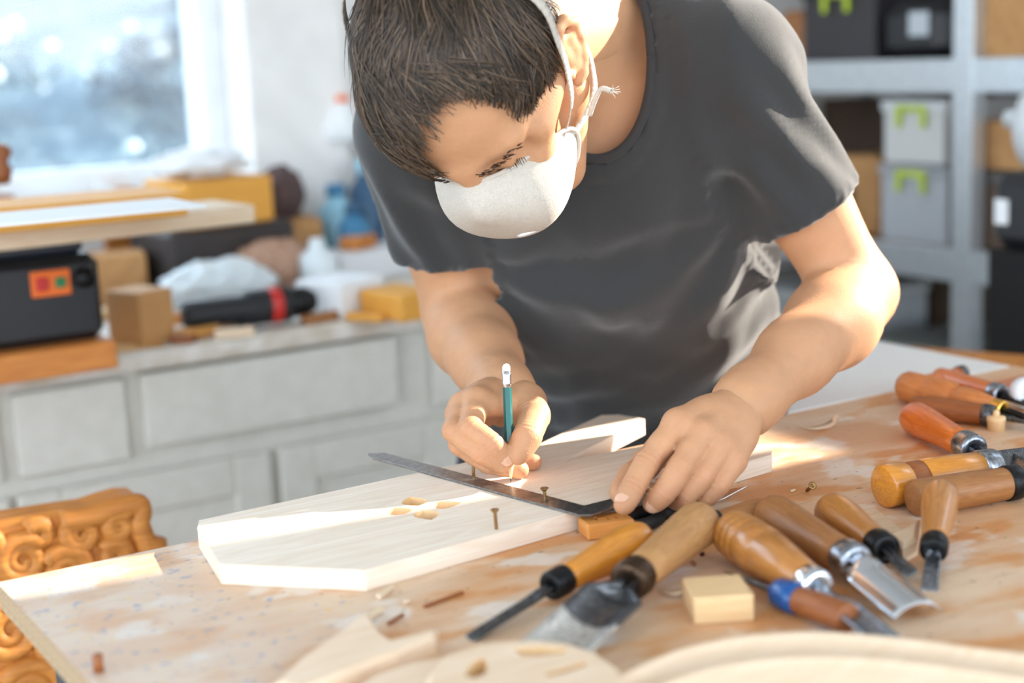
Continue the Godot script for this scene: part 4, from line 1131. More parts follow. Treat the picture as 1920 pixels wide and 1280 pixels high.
func build_foreground() -> void:
	# pale carved leaf pieces
	slab("carved_leaf", "pale carved leaf-shaped wood piece with forked tips", "carving", [[512, 1276], [560, 1232], [640, 1176], [672, 1150], [694, 1150], [712, 1180], [735, 1196], [822, 1174], [815, 1190], [745, 1222], [700, 1236], [640, 1262], [560, 1292]], BT, 0.012, M.carved_pine, 0.003)
	slab("carved_leaf", "slim pale carved wood strip touching the rosette plate", "carving", [[640, 1300], [700, 1262], [760, 1242], [860, 1222], [930, 1205], [905, 1232], [820, 1262], [800, 1300]], BT, 0.012, M.carved_pine, 0.003)
	# rosette plate with three openings
	var poly := gpoly([[792, 1330], [800, 1262], [830, 1228], [900, 1205], [985, 1197], [1060, 1203], [1120, 1222], [1160, 1250], [1190, 1300], [1180, 1380], [960, 1420]], BT + 0.016)
	var c := centre(poly)
	var comb := CSGCombiner3D.new()
	comb.name = numbered("rosette_plate")
	add_child(comb)
	comb.position = Vector3(c.x, BT + 0.0004, c.y)
	tag(comb, "round pale wooden plate pierced by three leaf openings", "carving")
	var st := ST()
	prism(st, shifted(poly, c), 0.0, 0.016, 0.003)
	var base := CSGMesh3D.new()
	base.name = "plate"; base.mesh = finish(st); base.material = M.carved_pine
	comb.add_child(base)
	for h in [[[960, 1217], [1010, 1212], [1068, 1218], [1060, 1226], [1010, 1232], [975, 1230]], [[868, 1268], [884, 1244], [905, 1232], [915, 1245], [915, 1262], [890, 1274]], [[1020, 1262], [1098, 1240], [1102, 1248], [1060, 1262], [1024, 1270]]]:
		var hp := shifted(gpoly(h, BT + 0.016), c)
		var hc := centre(hp)
		st = ST()
		var nn := hp.size()
		for i in nn:
			var j := (i + 1) % nn
			var lo := func(p: Vector2) -> Vector2: return hc + (p - hc) * 0.6
			var A2: Vector2 = lo.call(hp[i]); var B2: Vector2 = lo.call(hp[j])
			var cen := Vector3(hc.x, 0.008, hc.y)
			var A := Vector3(A2.x, -0.002, A2.y); var B := Vector3(B2.x, -0.002, B2.y)
			var C := Vector3(hp[j].x, 0.018, hp[j].y); var D := Vector3(hp[i].x, 0.018, hp[i].y)
			_face(st, [A, B, C], cen); _face(st, [A, C, D], cen)
			_face(st, [D, C, Vector3(hc.x, 0.018, hc.y)], cen); _face(st, [A, B, Vector3(hc.x, -0.002, hc.y)], cen)
		var cut := CSGMesh3D.new()
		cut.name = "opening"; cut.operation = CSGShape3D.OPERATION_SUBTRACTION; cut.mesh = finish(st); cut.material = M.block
		comb.add_child(cut, true)
	# long curved moulding
	var path := [[1110, 1300], [1180, 1258], [1280, 1216], [1400, 1192], [1540, 1186], [1680, 1196], [1820, 1214], [1990, 1236]]
	var pts: Array = []
	for q in path: pts.append(gp(q[0], q[1], BT + 0.012))
	pts = smooth_path(pts, 6)
	var mo := thing("curved_moulding", "long pale carved moulding with raised curved ridges", "moulding", Vector3(pts[20].x, BT, pts[20].z))
	var o := mo.position
	var near := Vector3(-0.512849, 0, 0.837549).normalized()
	# profile across the moulding: distance towards the near side, height
	var prof := [[0.0, 0.0], [0.0, 0.010], [0.002, 0.013], [0.006, 0.0145], [0.010, 0.013], [0.013, 0.009], [0.034, 0.008], [0.038, 0.012], [0.043, 0.0145], [0.048, 0.013], [0.052, 0.009], [0.085, 0.008], [0.088, 0.006], [0.088, 0.0]]
	st = ST(true)
	for i in range(pts.size() - 1):
		for k in range(prof.size() - 1):
			var P: Array = []
			for q in [[i, k], [i + 1, k], [i + 1, k + 1], [i, k + 1]]:
				var b: Vector3 = pts[q[0]]
				var pr: Array = prof[q[1]]
				P.append(Vector3(b.x, BT + 0.0004 + pr[1], b.z) + near * pr[0] - o)
			quad(st, P[3], P[2], P[1], P[0])
	for e in [0, pts.size() - 1]:
		var fan: Array = []
		for pr in prof:
			fan.append(Vector3(pts[e].x, BT + 0.0004 + pr[1], pts[e].z) + near * pr[0] - o)
		for k in range(1, fan.size() - 1):
			if e == 0: tri(st, fan[0], fan[k], fan[k + 1])
			else: tri(st, fan[0], fan[k + 1], fan[k])
	put("body", finish(st), M.carved_pine, mo)
	# golden carved panel standing between counter and bench
	var pc := zp(90, 1010, -1.62)
	var pn := thing("carved_headboard", "golden carved wooden panel with scroll relief leaning beside the bench", "panel", Vector3(pc.x - 0.12, 0, -1.62))
	var face := PackedVector2Array()
	var rise := 0.0
	for q in [[-170, 1006], [-60, 988], [20, 972], [110, 958], [165, 950], [200, 938], [232, 929], [258, 928], [262, 944], [258, 962], [268, 990], [284, 1030], [300, 1090]]:
		var w := zp(q[0], q[1], -1.60)
		face.append(Vector2(w.x - pn.position.x, -w.y))
		rise = maxf(rise, w.y)
	face.append(Vector2(face[-1].x, -0.002)); face.append(Vector2(face[0].x, -0.002))
	st = ST()
	prism(st, face, -0.02, 0.02, 0.005)
	put("backing", finish(st), M.golden_wood, pn, Vector3.ZERO, Basis(Vector3.RIGHT, PI / 2))
	# raised border along the crest, then scrolls in relief
	var crest: Array = []
	for i in 12: crest.append(Vector3(face[i].x, -face[i].y - 0.012, 0.018))
	put("crest_rail", tubem(smooth_path(crest, 4), [0.013], 10), M.golden_wood, pn)
	for q in [[150, 1000, 30, 1.0], [40, 1050, 40, 1.0], [125, 1072, 42, -1.0], [222, 985, 22, 1.0], [70, 1000, 18, -1.0], [-40, 1040, 40, -1.0], [215, 1040, 24, -1.0], [20, 1180, 55, 1.0], [110, 1200, 50, -1.0], [-60, 1160, 50, -1.0], [190, 1150, 40, 1.0], [60, 1300, 55, -1.0]]:
		var w := zp(q[0], q[1], -1.60)
		var R0: float = q[2] * 1.85 / FPX
		var sp: Array = []; var rr: Array = []
		for i in 30:
			var a: float = i * 0.42 + 0.6
			var R: float = R0 * (1.0 - i / 36.0)
			sp.append(Vector3(w.x - pn.position.x + cos(a) * R * q[3], w.y + sin(a) * R, 0.019))
			rr.append(0.011 - 0.004 * i / 30.0)
		put("scroll", tubem(sp, rr, 9), M.golden_wood, pn)

# ---------------------------------------------------------------- smooth fields for the figure, meshed as surface nets
class Buf:
	var V := PackedVector3Array()
	var N := PackedVector3Array()
	var C := PackedColorArray()
	var I := PackedInt32Array()
	func mesh(colours := true) -> ArrayMesh:
		var a: Array = []
		a.resize(Mesh.ARRAY_MAX)
		a[Mesh.ARRAY_VERTEX] = V
		a[Mesh.ARRAY_NORMAL] = N
		if colours: a[Mesh.ARRAY_COLOR] = C
		a[Mesh.ARRAY_INDEX] = I
		var m := ArrayMesh.new()
		m.add_surface_from_arrays(Mesh.PRIMITIVE_TRIANGLES, a)
		return m

class Field:
	var o: Vector3
	var c: float
	var k: float
	var nx: int
	var ny: int
	var nz: int
	var acc := PackedFloat32Array()
	var fin := PackedFloat32Array()
	var tmp := PackedFloat32Array()
	var phi := PackedFloat32Array()
	var in_finger := false
	var t_lo := Vector3i.ZERO
	var t_hi := Vector3i.ZERO
	func _init(lo: Vector3, hi: Vector3, cell: float, kk: float) -> void:
		o = lo; c = cell; k = kk
		nx = int((hi.x - lo.x) / cell) + 2; ny = int((hi.y - lo.y) / cell) + 2; nz = int((hi.z - lo.z) / cell) + 2
		acc.resize(nx * ny * nz)
	func lo_i(p: Vector3) -> Vector3i:
		return Vector3i(clampi(int((p.x - o.x) / c), 0, nx - 1), clampi(int((p.y - o.y) / c), 0, ny - 1), clampi(int((p.z - o.z) / c), 0, nz - 1))
	func hi_i(p: Vector3) -> Vector3i:
		return Vector3i(clampi(int((p.x - o.x) / c) + 1, 0, nx - 1), clampi(int((p.y - o.y) / c) + 1, 0, ny - 1), clampi(int((p.z - o.z) / c) + 1, 0, nz - 1))
	func begin_finger() -> void:
		in_finger = true
		if fin.size() == 0: fin.resize(acc.size())
		tmp = PackedFloat32Array()
		tmp.resize(acc.size())
		t_lo = Vector3i(nx, ny, nz); t_hi = Vector3i.ZERO
	func end_finger() -> void:
		in_finger = false
		for z in range(t_lo.z, t_hi.z + 1):
			for y in range(t_lo.y, t_hi.y + 1):
				var i := (z * ny + y) * nx + t_lo.x
				for x in range(t_lo.x, t_hi.x + 1):
					if tmp[i] > fin[i]: fin[i] = tmp[i]
					i += 1
	# tapered capsule; squash < 1 flattens it along axis f
	func cap(a: Vector3, b: Vector3, ra: float, rb: float, f := Vector3.ZERO, squash := 1.0) -> void:
		var m := maxf(ra, rb) + 4.5 / k + c
		var L := lo_i(a.min(b) - Vector3.ONE * m); var H := hi_i(a.max(b) + Vector3.ONE * m)
		if in_finger:
			t_lo = Vector3i(mini(t_lo.x, L.x), mini(t_lo.y, L.y), mini(t_lo.z, L.z)); t_hi = Vector3i(maxi(t_hi.x, H.x), maxi(t_hi.y, H.y), maxi(t_hi.z, H.z))
		var ab := b - a
		var inv := 1.0 / maxf(ab.length_squared(), 1e-12)
		var dr := rb - ra
		var ex := 1.0 / squash - 1.0
		var flat := squash != 1.0
		for z in range(L.z, H.z + 1):
			for y in range(L.y, H.y + 1):
				var i := (z * ny + y) * nx + L.x
				var p := Vector3(o.x + L.x * c, o.y + y * c, o.z + z * c) - a
				for x in range(L.x, H.x + 1):
					var t := clampf(p.dot(ab) * inv, 0.0, 1.0)
					var q := p - ab * t
					if flat: q += f * (q.dot(f) * ex)
					var d := q.length() - ra - dr * t
					if d < m:
						if in_finger: tmp[i] += exp(-k * d)
						else: acc[i] += exp(-k * d)
					p.x += c
					i += 1
	func ell(ce: Vector3, B: Basis, r: Vector3) -> void:
		var m := maxf(r.x, maxf(r.y, r.z)) + 4.5 / k + c
		var L := lo_i(ce - Vector3.ONE * m); var H := hi_i(ce + Vector3.ONE * m)
		var T := B.transposed()
		var ir := Vector3(1.0 / r.x, 1.0 / r.y, 1.0 / r.z)
		var cut := 4.5 / k + c
		for z in range(L.z, H.z + 1):
			for y in range(L.y, H.y + 1):
				var i := (z * ny + y) * nx + L.x
				for x in range(L.x, H.x + 1):
					var p := T * (Vector3(o.x + x * c, o.y + y * c, o.z + z * c) - ce)
					var q := p * ir
					var k0 := q.length()
					var d := (k0 - 1.0) * k0 / maxf((q * ir).length(), 1e-6)
					if d < cut: acc[i] += exp(-k * maxf(d, -30.0 / k))
					i += 1
	func solve() -> void:
		phi.resize(acc.size())
		var far := 4.5 / k + c
		var hasf := fin.size() > 0
		for i in acc.size():
			var a := acc[i]
			if hasf: a += fin[i]
			phi[i] = far if a < 1e-6 else minf(far, -log(a) / k)
	func sample(p: Vector3) -> float:
		var g := (p - o) / c
		var ix := clampi(int(g.x), 0, nx - 2); var iy := clampi(int(g.y), 0, ny - 2); var iz := clampi(int(g.z), 0, nz - 2)
		var t := Vector3(g.x - ix, g.y - iy, g.z - iz).clamp(Vector3.ZERO, Vector3.ONE)
		var i := (iz * ny + iy) * nx + ix
		var s := nx * ny
		return lerpf(lerpf(lerpf(phi[i], phi[i + 1], t.x), lerpf(phi[i + nx], phi[i + nx + 1], t.x), t.y), lerpf(lerpf(phi[i + s], phi[i + s + 1], t.x), lerpf(phi[i + s + nx], phi[i + s + nx + 1], t.x), t.y), t.z)
	func at(ix: int, iy: int, iz: int) -> Vector3:
		return Vector3(o.x + ix * c, o.y + iy * c, o.z + iz * c)
	# phi += fn(p) near the surface
	func push(fn: Callable, band := 0.02) -> void:
		for z in nz:
			for y in ny:
				var i := (z * ny + y) * nx
				for x in nx:
					if absf(phi[i]) < band: phi[i] += fn.call(at(x, y, z))
					i += 1
	func into(b: Buf, colour: Callable) -> void:
		var vid := PackedInt32Array()
		vid.resize(nx * ny * nz)
		vid.fill(-1)
		var sx := 1; var sy := nx; var sz := nx * ny
		var off := [0, sx, sy, sx + sy, sz, sz + sx, sz + sy, sz + sx + sy]
		var cor := [Vector3(0, 0, 0), Vector3(1, 0, 0), Vector3(0, 1, 0), Vector3(1, 1, 0), Vector3(0, 0, 1), Vector3(1, 0, 1), Vector3(0, 1, 1), Vector3(1, 1, 1)]
		var edges := [[0, 1], [2, 3], [4, 5], [6, 7], [0, 2], [1, 3], [4, 6], [5, 7], [0, 4], [1, 5], [2, 6], [3, 7]]
		for z in range(nz - 1):
			for y in range(ny - 1):
				var i := z * sz + y * sy
				for x in range(nx - 1):
					var s0 := phi[i] < 0.0
					if s0 != (phi[i + 1] < 0.0) or s0 != (phi[i + sy] < 0.0) or s0 != (phi[i + sy + 1] < 0.0) or s0 != (phi[i + sz] < 0.0) or s0 != (phi[i + sz + 1] < 0.0) or s0 != (phi[i + sz + sy] < 0.0) or s0 != (phi[i + sz + sy + 1] < 0.0):
						var v := Vector3.ZERO
						var n := 0
						for e in edges:
							var p0 := phi[i + off[e[0]]]; var p1 := phi[i + off[e[1]]]
							if (p0 < 0.0) != (p1 < 0.0):
								v += (cor[e[0]] as Vector3).lerp(cor[e[1]], p0 / (p0 - p1))
								n += 1
						v /= n
						var g := Vector3(
							lerpf(lerpf(phi[i + 1] - phi[i], phi[i + sy + 1] - phi[i + sy], v.y), lerpf(phi[i + sz + 1] - phi[i + sz], phi[i + sz + sy + 1] - phi[i + sz + sy], v.y), v.z),
							lerpf(lerpf(phi[i + sy] - phi[i], phi[i + sy + 1] - phi[i + 1], v.x), lerpf(phi[i + sz + sy] - phi[i + sz], phi[i + sz + sy + 1] - phi[i + sz + 1], v.x), v.z),
							lerpf(lerpf(phi[i + sz] - phi[i], phi[i + sz + 1] - phi[i + 1], v.x), lerpf(phi[i + sz + sy] - phi[i + sy], phi[i + sz + sy + 1] - phi[i + sy + 1], v.x), v.y))
						vid[i] = b.V.size()
						var P := o + (Vector3(x, y, z) + v) * c
						b.V.append(P)
						b.N.append(g.normalized())
						b.C.append(colour.call(P))
					i += 1
		for z in range(1, nz - 1):
			for y in range(1, ny - 1):
				var i := z * sz + y * sy + 1
				for x in range(1, nx - 1):
					var s0 := phi[i] < 0.0
					if s0 != (phi[i + 1] < 0.0): _q(b, vid[i], vid[i - sy], vid[i - sy - sz], vid[i - sz], s0)
					if s0 != (phi[i + sy] < 0.0): _q(b, vid[i], vid[i - sz], vid[i - sz - 1], vid[i - 1], s0)
					if s0 != (phi[i + sz] < 0.0): _q(b, vid[i], vid[i - 1], vid[i - 1 - sy], vid[i - sy], s0)
					i += 1
	func _q(b: Buf, a: int, p: int, q: int, r: int, s: bool) -> void:
		if a < 0 or p < 0 or q < 0 or r < 0: return
		if s: b.I.append_array([a, q, p, a, r, q])
		else: b.I.append_array([a, p, q, a, q, r])

# ---------------------------------------------------------------- the man
var skin_noise: FastNoiseLite
var blush: Array = []        # [point, radius]: redder skin at knuckles, ears, nose
func skin(p: Vector3) -> Color:
	var n := skin_noise.get_noise_3dv(p * 60.0) * 0.5 + skin_noise.get_noise_3dv(p * 400.0) * 0.5
	var c := Color(0.57, 0.30, 0.162)
	var r := 0.0
	for q in blush:
		var d: float = p.distance_squared_to(q[0]) / (q[1] * q[1])
		if d < 4.0: r = maxf(r, exp(-d * 1.5))
	c = c.lerp(Color(0.54, 0.225, 0.125), r * 0.55)
	c = c * (1.0 + n * 0.10)
	c.a = 1.0
	return c

func build_person() -> void:
	skin_noise = noise(501, 1.0, 2)
	var pm := thing("person", "man in a dark grey T-shirt and dust mask leaning over the bench with a pencil", "person", Vector3(0.98, 0, -1.40))
	var O := pm.position
	# ---- joints
	var SL := dp(1366, 140, 1.47); var SR := dp(800, 262, 1.52)
	var EL := dp(1612, 556, 1.53); var WL := gp(1402, 752, BT + 0.080)
	var ER := dp(864, 592, 1.62); var WR := dp(945, 736, 1.425)
	var NB := dp(1112, 60, 1.50)
	var HP := dp(1142, 826, 1.81)
	var mid := (SL + SR) * 0.5
	var Lt := (SL - SR).normalized()                 # towards his left
	var S := (HP - mid).normalized()                 # down the spine
	S = (S - Lt * S.dot(Lt)).normalized()
	var F := S.cross(Lt).normalized()                # chest forward
	if F.dot(CAM - mid) < 0.0: F = -F
	var TB := Basis(Lt, S, F)
	# ---- head frame
	var HL := Vector3(0.7015, -0.0421, 0.7114); var HU := Vector3(-0.6752, 0.2801, 0.6824); var HN := Vector3(-0.2279, -0.9591, 0.1681)
	var HB := Basis(HL, HU, HN).orthonormalized()
	HB = Basis(HN.normalized(), 0.25) * HB
	HB = Basis(BK, 0.12) * Basis(HB.x, -0.18) * HB
	var HC := dp(910, 156, 1.325)
	var hs := 0.98
	var H := func(x: float, y: float, z: float) -> Vector3: return HC + HB * (Vector3(x, y, z) * 0.001 * hs)

	blush = [[H.call(80, 0, -8), 0.03], [H.call(0, -10, 110), 0.03], [EL, 0.03]]
	# ---- hands (joint chains)
	var lh := {
		"index": [gp(1272, 795, BT + 0.078), gp(1213, 868, BT + 0.052), gp(1186, 915, BT + 0.036), gp(1171, 944, BT + 0.027)],
		"middle": [gp(1316, 815, BT + 0.070), gp(1276, 876, BT + 0.050), gp(1248, 920, BT + 0.032), gp(1226, 941, BT + 0.022)],
		"ring": [gp(1350, 836, BT + 0.060), gp(1318, 890, BT + 0.042), gp(1288, 926, BT + 0.026), gp(1268, 938, BT + 0.016)],
		"pinky": [gp(1374, 862, BT + 0.048), gp(1348, 906, BT + 0.033), gp(1326, 929, BT + 0.022), gp(1308, 939, BT + 0.014)],
		"thumb": [gp(1300, 800, BT + 0.052), gp(1236, 846, BT + 0.040), gp(1186, 895, BT + 0.032), gp(1166, 922, BT + 0.027)],
	}
	var rh := {
		"index": [dp(895, 752, 1.362), dp(881, 803, 1.328), dp(922, 832, 1.322), dp(944, 856, 1.331)],
		"middle": [dp(870, 762, 1.368), dp(852, 808, 1.336), dp(902, 848, 1.325), dp(938, 868, 1.335)],
		"ring": [dp(862, 778, 1.376), dp(862, 832, 1.345), dp(915, 868, 1.343), dp(972, 880, 1.350)],
		"pinky": [dp(872, 792, 1.388), dp(888, 845, 1.374), dp(944, 866, 1.370), dp(998, 866, 1.376)],
		"thumb": [dp(985, 756, 1.398), dp(1002, 780, 1.364), dp(989, 818, 1.336), dp(972, 848, 1.331)],
	}
	for hh in [lh, rh]:
		for f in hh:
			for j in 3: blush.append([hh[f][j], 0.012])
			blush.append([hh[f][3], 0.009])

	# ---- body: torso, neck and arms
	var body := Buf.new()
	var lo := SR.min(EL).min(HP).min(WR).min(NB).min(SL) - Vector3.ONE * 0.17
	var hi := SR.max(EL).max(HP).max(WL).max(NB).max(SL) + Vector3.ONE * 0.13
	lo.y = HP.y - 0.16
	var fb := Field.new(lo, hi, 0.0075, 130.0)
	torso(fb, mid, TB, SL, SR, HP, NB, -0.016)
	fb.cap(NB - S * 0.0 + F * -0.01, H.call(0, -10, -45), 0.060, 0.052)
	fb.cap(NB + F * 0.02 + S * 0.03, H.call(0, -45, -10), 0.045, 0.042)
	arm(fb, SL, EL, WL)
	arm(fb, SR, ER, WR)
	fb.solve()
	fb.into(body, skin)
	# ---- head
	var hb := Vector3.ONE * 0.165
	var fh := Field.new(HC - hb, HC + hb, 0.0038, 190.0)
	fh.ell(H.call(0, 42, -14), HB, Vector3(72, 86, 94) * 0.001 * hs)
	fh.ell(H.call(0, 50, 18), HB, Vector3(66, 66, 72) * 0.001 * hs)
	fh.ell(H.call(0, -10, 34), HB, Vector3(58, 72, 54) * 0.001 * hs)
	fh.ell(H.call(0, -75, 52), HB, Vector3(38, 34, 36) * 0.001 * hs)
	for s in [-1.0, 1.0]:
		fh.ell(H.call(s * 40, -12, 62), HB, Vector3(22, 18, 20) * 0.001 * hs)       # cheek bones
		fh.cap(H.call(s * 10, 30, 86), H.call(s * 46, 34, 70), 0.010, 0.010)          # brow
		fh.cap(H.call(s * 56, 10, 50), H.call(s * 66, 4, 10), 0.016, 0.014)           # zygomatic
		fh.cap(H.call(s * 58, -40, 0), H.call(s * 30, -88, 52), 0.022, 0.024)         # jaw
		fh.ell(H.call(s * 32, 15, 70), HB, Vector3(14, 12, 14) * 0.001 * hs)         # eyelid bulge
	fh.cap(H.call(0, 26, 86), H.call(0, -16, 106), 0.010, 0.013)
	fh.cap(H.call(0, -8, -40), NB, 0.055, 0.058)
	fh.solve()
	# hollow eye sockets under the brows
	var sock: Callable = func(p: Vector3) -> float:
		var v := 0.0
		for s in [-1.0, 1.0]:
			v += 0.008 * exp(-p.distance_squared_to(H.call(s * 27, 23, 88)) / 0.00013) + 0.007 * exp(-p.distance_squared_to(H.call(s * 48, 12, 74)) / 0.00016)
			v -= 0.004 * exp(-p.distance_squared_to(H.call(s * 32, 14, 84)) / 0.00008)
		return v
	fh.push(sock, 0.025)
	fh.into(body, skin)
	# ---- ears
	for s in [-1.0, 1.0]:
		ear(body, H, s, hs)
	# ---- hands
	hand(body, WL, EL, lh, 1.0)
	hand(body, WR, ER, rh, -1.0)
	for i in body.V.size(): body.V[i] -= O
	var sm := mat(Color.WHITE, 0.55)
	sm.metallic_specular = 0.35
	sm.vertex_color_use_as_albedo = true
	sm.subsurf_scatter_enabled = true
	sm.subsurf_scatter_strength = 0.12
	sm.heightmap_enabled = true
	sm.heightmap_texture = height_tex(511, 7.0, 3, 128)
	sm.heightmap_scale = 0.02
	sm.uv1_triplanar = true
	sm.uv1_scale = Vector3(18, 18, 18)
	var bodyo := put("body", body.mesh(), sm, pm)

	# ---- nails
	var nailm := mat(rgb(222, 174, 146), 0.3)
	for q in [[rh.index, F], [rh.thumb, F], [lh.index, Vector3.UP], [lh.middle, Vector3.UP]]:
		nail(q[0], CAM, nailm, pm, O)
	# ---- ring on the right ring finger
	var rp: Vector3 = rh.ring[1].lerp(rh.ring[2], 0.2)
	var rd: Vector3 = (rh.ring[2] - rh.ring[1]).normalized()
	var rgst := ST(true)
	lathe(rgst, [[-0.0028, 0.0086], [-0.0026, 0.0098], [0.0, 0.0102], [0.0026, 0.0098], [0.0028, 0.0086]], 28)
	put("finger_ring", finish(rgst), M.chrome, pm, rp - O, along(rd))

	tshirt(pm, O, mid, TB, SL, SR, EL, ER, HP, NB)
	trousers(pm, O, HP, Lt)
	hair(pm, O, H, HB, HC, hs)
	mask(pm, O, H, HB, hs)

func torso(f: Field, mid: Vector3, TB: Basis, SL: Vector3, SR: Vector3, HP: Vector3, NB: Vector3, grow: float) -> void:
	var S := TB.y; var F := TB.z; var Lt := TB.x
	var g := Vector3.ONE * grow
	f.ell(mid + S * 0.13 + F * 0.0, TB, Vector3(0.165, 0.185, 0.112) + g)
	f.ell(mid + S * 0.02 - F * 0.01, TB, Vector3(0.168, 0.085, 0.085) + g)
	var g2 := g if grow > 0.0 else g * 2.2
	f.ell(mid + S * 0.30 + Lt * 0.0, TB, Vector3(0.152, 0.2, 0.112) + g2)
	f.ell(HP - S * 0.02, TB, Vector3(0.155, 0.13, 0.118) + g2)
	for q in [[SL, 1.0], [SR, -1.0]]:
		f.ell(q[0] - S * 0.0, TB, Vector3(0.058, 0.062, 0.062) + g)
		f.cap(NB - S * 0.01 - F * 0.03, q[0] - S * 0.02, 0.048 + grow, 0.046 + grow)   # trapezius

func arm(f: Field, s: Vector3, e: Vector3, w: Vector3) -> void:
	var ud := (e - s); var fd := (w - e)
	f.cap(s, s + ud * 0.45, 0.046, 0.042)
	f.cap(s + ud * 0.4, e - ud * 0.02, 0.042, 0.036)
	f.ell(s + ud * 0.55, Basis.looking_at(ud.normalized(), Vector3(0.1, 0.2, 0.9)), Vector3(0.036, 0.038, 0.07))
	f.cap(e - ud.normalized() * 0.005, e + fd * 0.28, 0.036, 0.042)
	f.cap(e + fd * 0.25, e + fd * 0.62, 0.041, 0.033)
	f.cap(e + fd * 0.6, w, 0.032, 0.0255)
	f.cap(w - fd * 0.04, w + fd * 0.05, 0.0255, 0.025)

func hand(b: Buf, w: Vector3, e: Vector3, h: Dictionary, side: float) -> void:
	var lo := w; var hi := w
	for f in h:
		for p in h[f]:
			lo = lo.min(p); hi = hi.max(p)
	var fd := (w - e).normalized()
	lo = lo.min(w - fd * 0.02) - Vector3.ONE * 0.034; hi = hi.max(w - fd * 0.02) + Vector3.ONE * 0.034
	var f := Field.new(lo, hi, 0.0020, 420.0)
	f.cap(w - fd * 0.032, w + fd * 0.006, 0.0195, 0.0245)
	# metacarpals
	var dors: Vector3 = (h.index[0] - w).cross(h.pinky[0] - w).normalized()
	var rr := {"index": 0.0135, "middle": 0.0135, "ring": 0.0128, "pinky": 0.0118}
	for q in rr:
		var m: Vector3 = h[q][0]
		f.cap(w + (m - w) * 0.12, w + (m - w) * 0.6, 0.0175, 0.0150)
		f.cap(w + (m - w) * 0.55, m, 0.0150, rr[q])
	f.cap((h.index[0] as Vector3).lerp(w, 0.3), (h.pinky[0] as Vector3).lerp(w, 0.3), 0.013, 0.011)
	# web to the thumb
	f.cap(w + (h.thumb[0] - w) * 0.2, h.thumb[0], 0.019, 0.0185)
	f.cap(h.thumb[0], (h.thumb[0] as Vector3).lerp(h.thumb[1], 0.85), 0.0180, 0.0135)
	f.cap((h.thumb[0] as Vector3).lerp(h.index[0], 0.2), (h.index[0] as Vector3).lerp(h.thumb[1], 0.25), 0.014, 0.010)
	var fr := {"index": [0.0112, 0.0096, 0.0086, 0.0072], "middle": [0.0114, 0.0097, 0.0087, 0.0074], "ring": [0.0108, 0.0092, 0.0083, 0.0070], "pinky": [0.0098, 0.0083, 0.0074, 0.0062], "thumb": [0.0138, 0.0126, 0.0116, 0.0090]}
	for q in ["index", "middle", "ring", "pinky", "thumb"]:
		var p: Array = h[q]; var r: Array = fr[q]
		f.begin_finger()
		for j in 3:
			var a: Vector3 = p[j]; var c: Vector3 = p[j + 1]
			# slightly waisted between the joints
			var m := a.lerp(c, 0.5)
			f.cap(a, m, r[j], (r[j] + r[j + 1]) * 0.5 * 0.97)
			f.cap(m, c, (r[j] + r[j + 1]) * 0.5 * 0.97, r[j + 1])
		var t: Vector3 = (p[3] - p[2]).normalized()
		f.cap(p[3], p[3] + t * 0.0025, r[3], r[3] * 0.86)
		f.end_finger()
	f.solve()
	# creases across the joints, tendons on the back
	var cre: Array = []
	for q in h:
		for j in [1, 2]:
			var d: Vector3 = (h[q][j + 1] - h[q][j - 1]).normalized()
			cre.append([h[q][j], d])
	var wr: Callable = func(p: Vector3) -> float:
		var v := 0.0
		for q in cre:
			var d: Vector3 = p - q[0]
			if d.length_squared() < 0.0003:
				var t := d.dot(q[1])
				v += 0.0008 * (0.5 + 0.5 * cos(t / 0.0046 * TAU)) * exp(-t * t / 0.00003)
		return v
	f.push(wr, 0.004)
	f.into(b, skin)

func nail(p: Array, eye: Vector3, m: Material, parent: Node, O: Vector3) -> void:
	var t: Vector3 = (p[3] - p[2]).normalized()
	var side := t.cross(p[3] - p[1]).normalized()
	var up: Vector3 = (p[1] - p[2])
	# the back of the finger is where the joint bulges
	var back: Vector3 = (p[2] - (p[1] + p[3]) * 0.5)
	back = (back - t * back.dot(t)).normalized()
	var toe: Vector3 = (eye - p[3]).normalized()
	toe = (toe - t * toe.dot(t)).normalized()
	back = (back * 0.6 + toe * 0.8).normalized()
	side = t.cross(back)
	var r := 0.0068 if p[3].distance_to(p[2]) < 0.021 else 0.0072
	var c: Vector3 = p[3] - t * 0.001 + back * (r * 0.78)
	var st := ST(true)
	for i in 10:
		for j in 8:
			var P: Array = []
			for q in [[i, j], [i + 1, j], [i + 1, j + 1], [i, j + 1]]:
				var u: float = q[0] / 10.0 * 2.0 - 1.0; var v: float = q[1] / 8.0 * 2.0 - 1.0
				var uu := u * sqrt(1.0 - v * v * 0.4); var vv := v * sqrt(1.0 - u * u * 0.4)
				P.append(c - O + t * uu * 0.0066 + side * vv * 0.0060 + back * (r * 0.62 * (1.0 - vv * vv * 0.55) - 0.0008 * uu * uu))
			quad(st, P[0], P[1], P[2], P[3])
	put("fingernail", finish(st), m, parent)

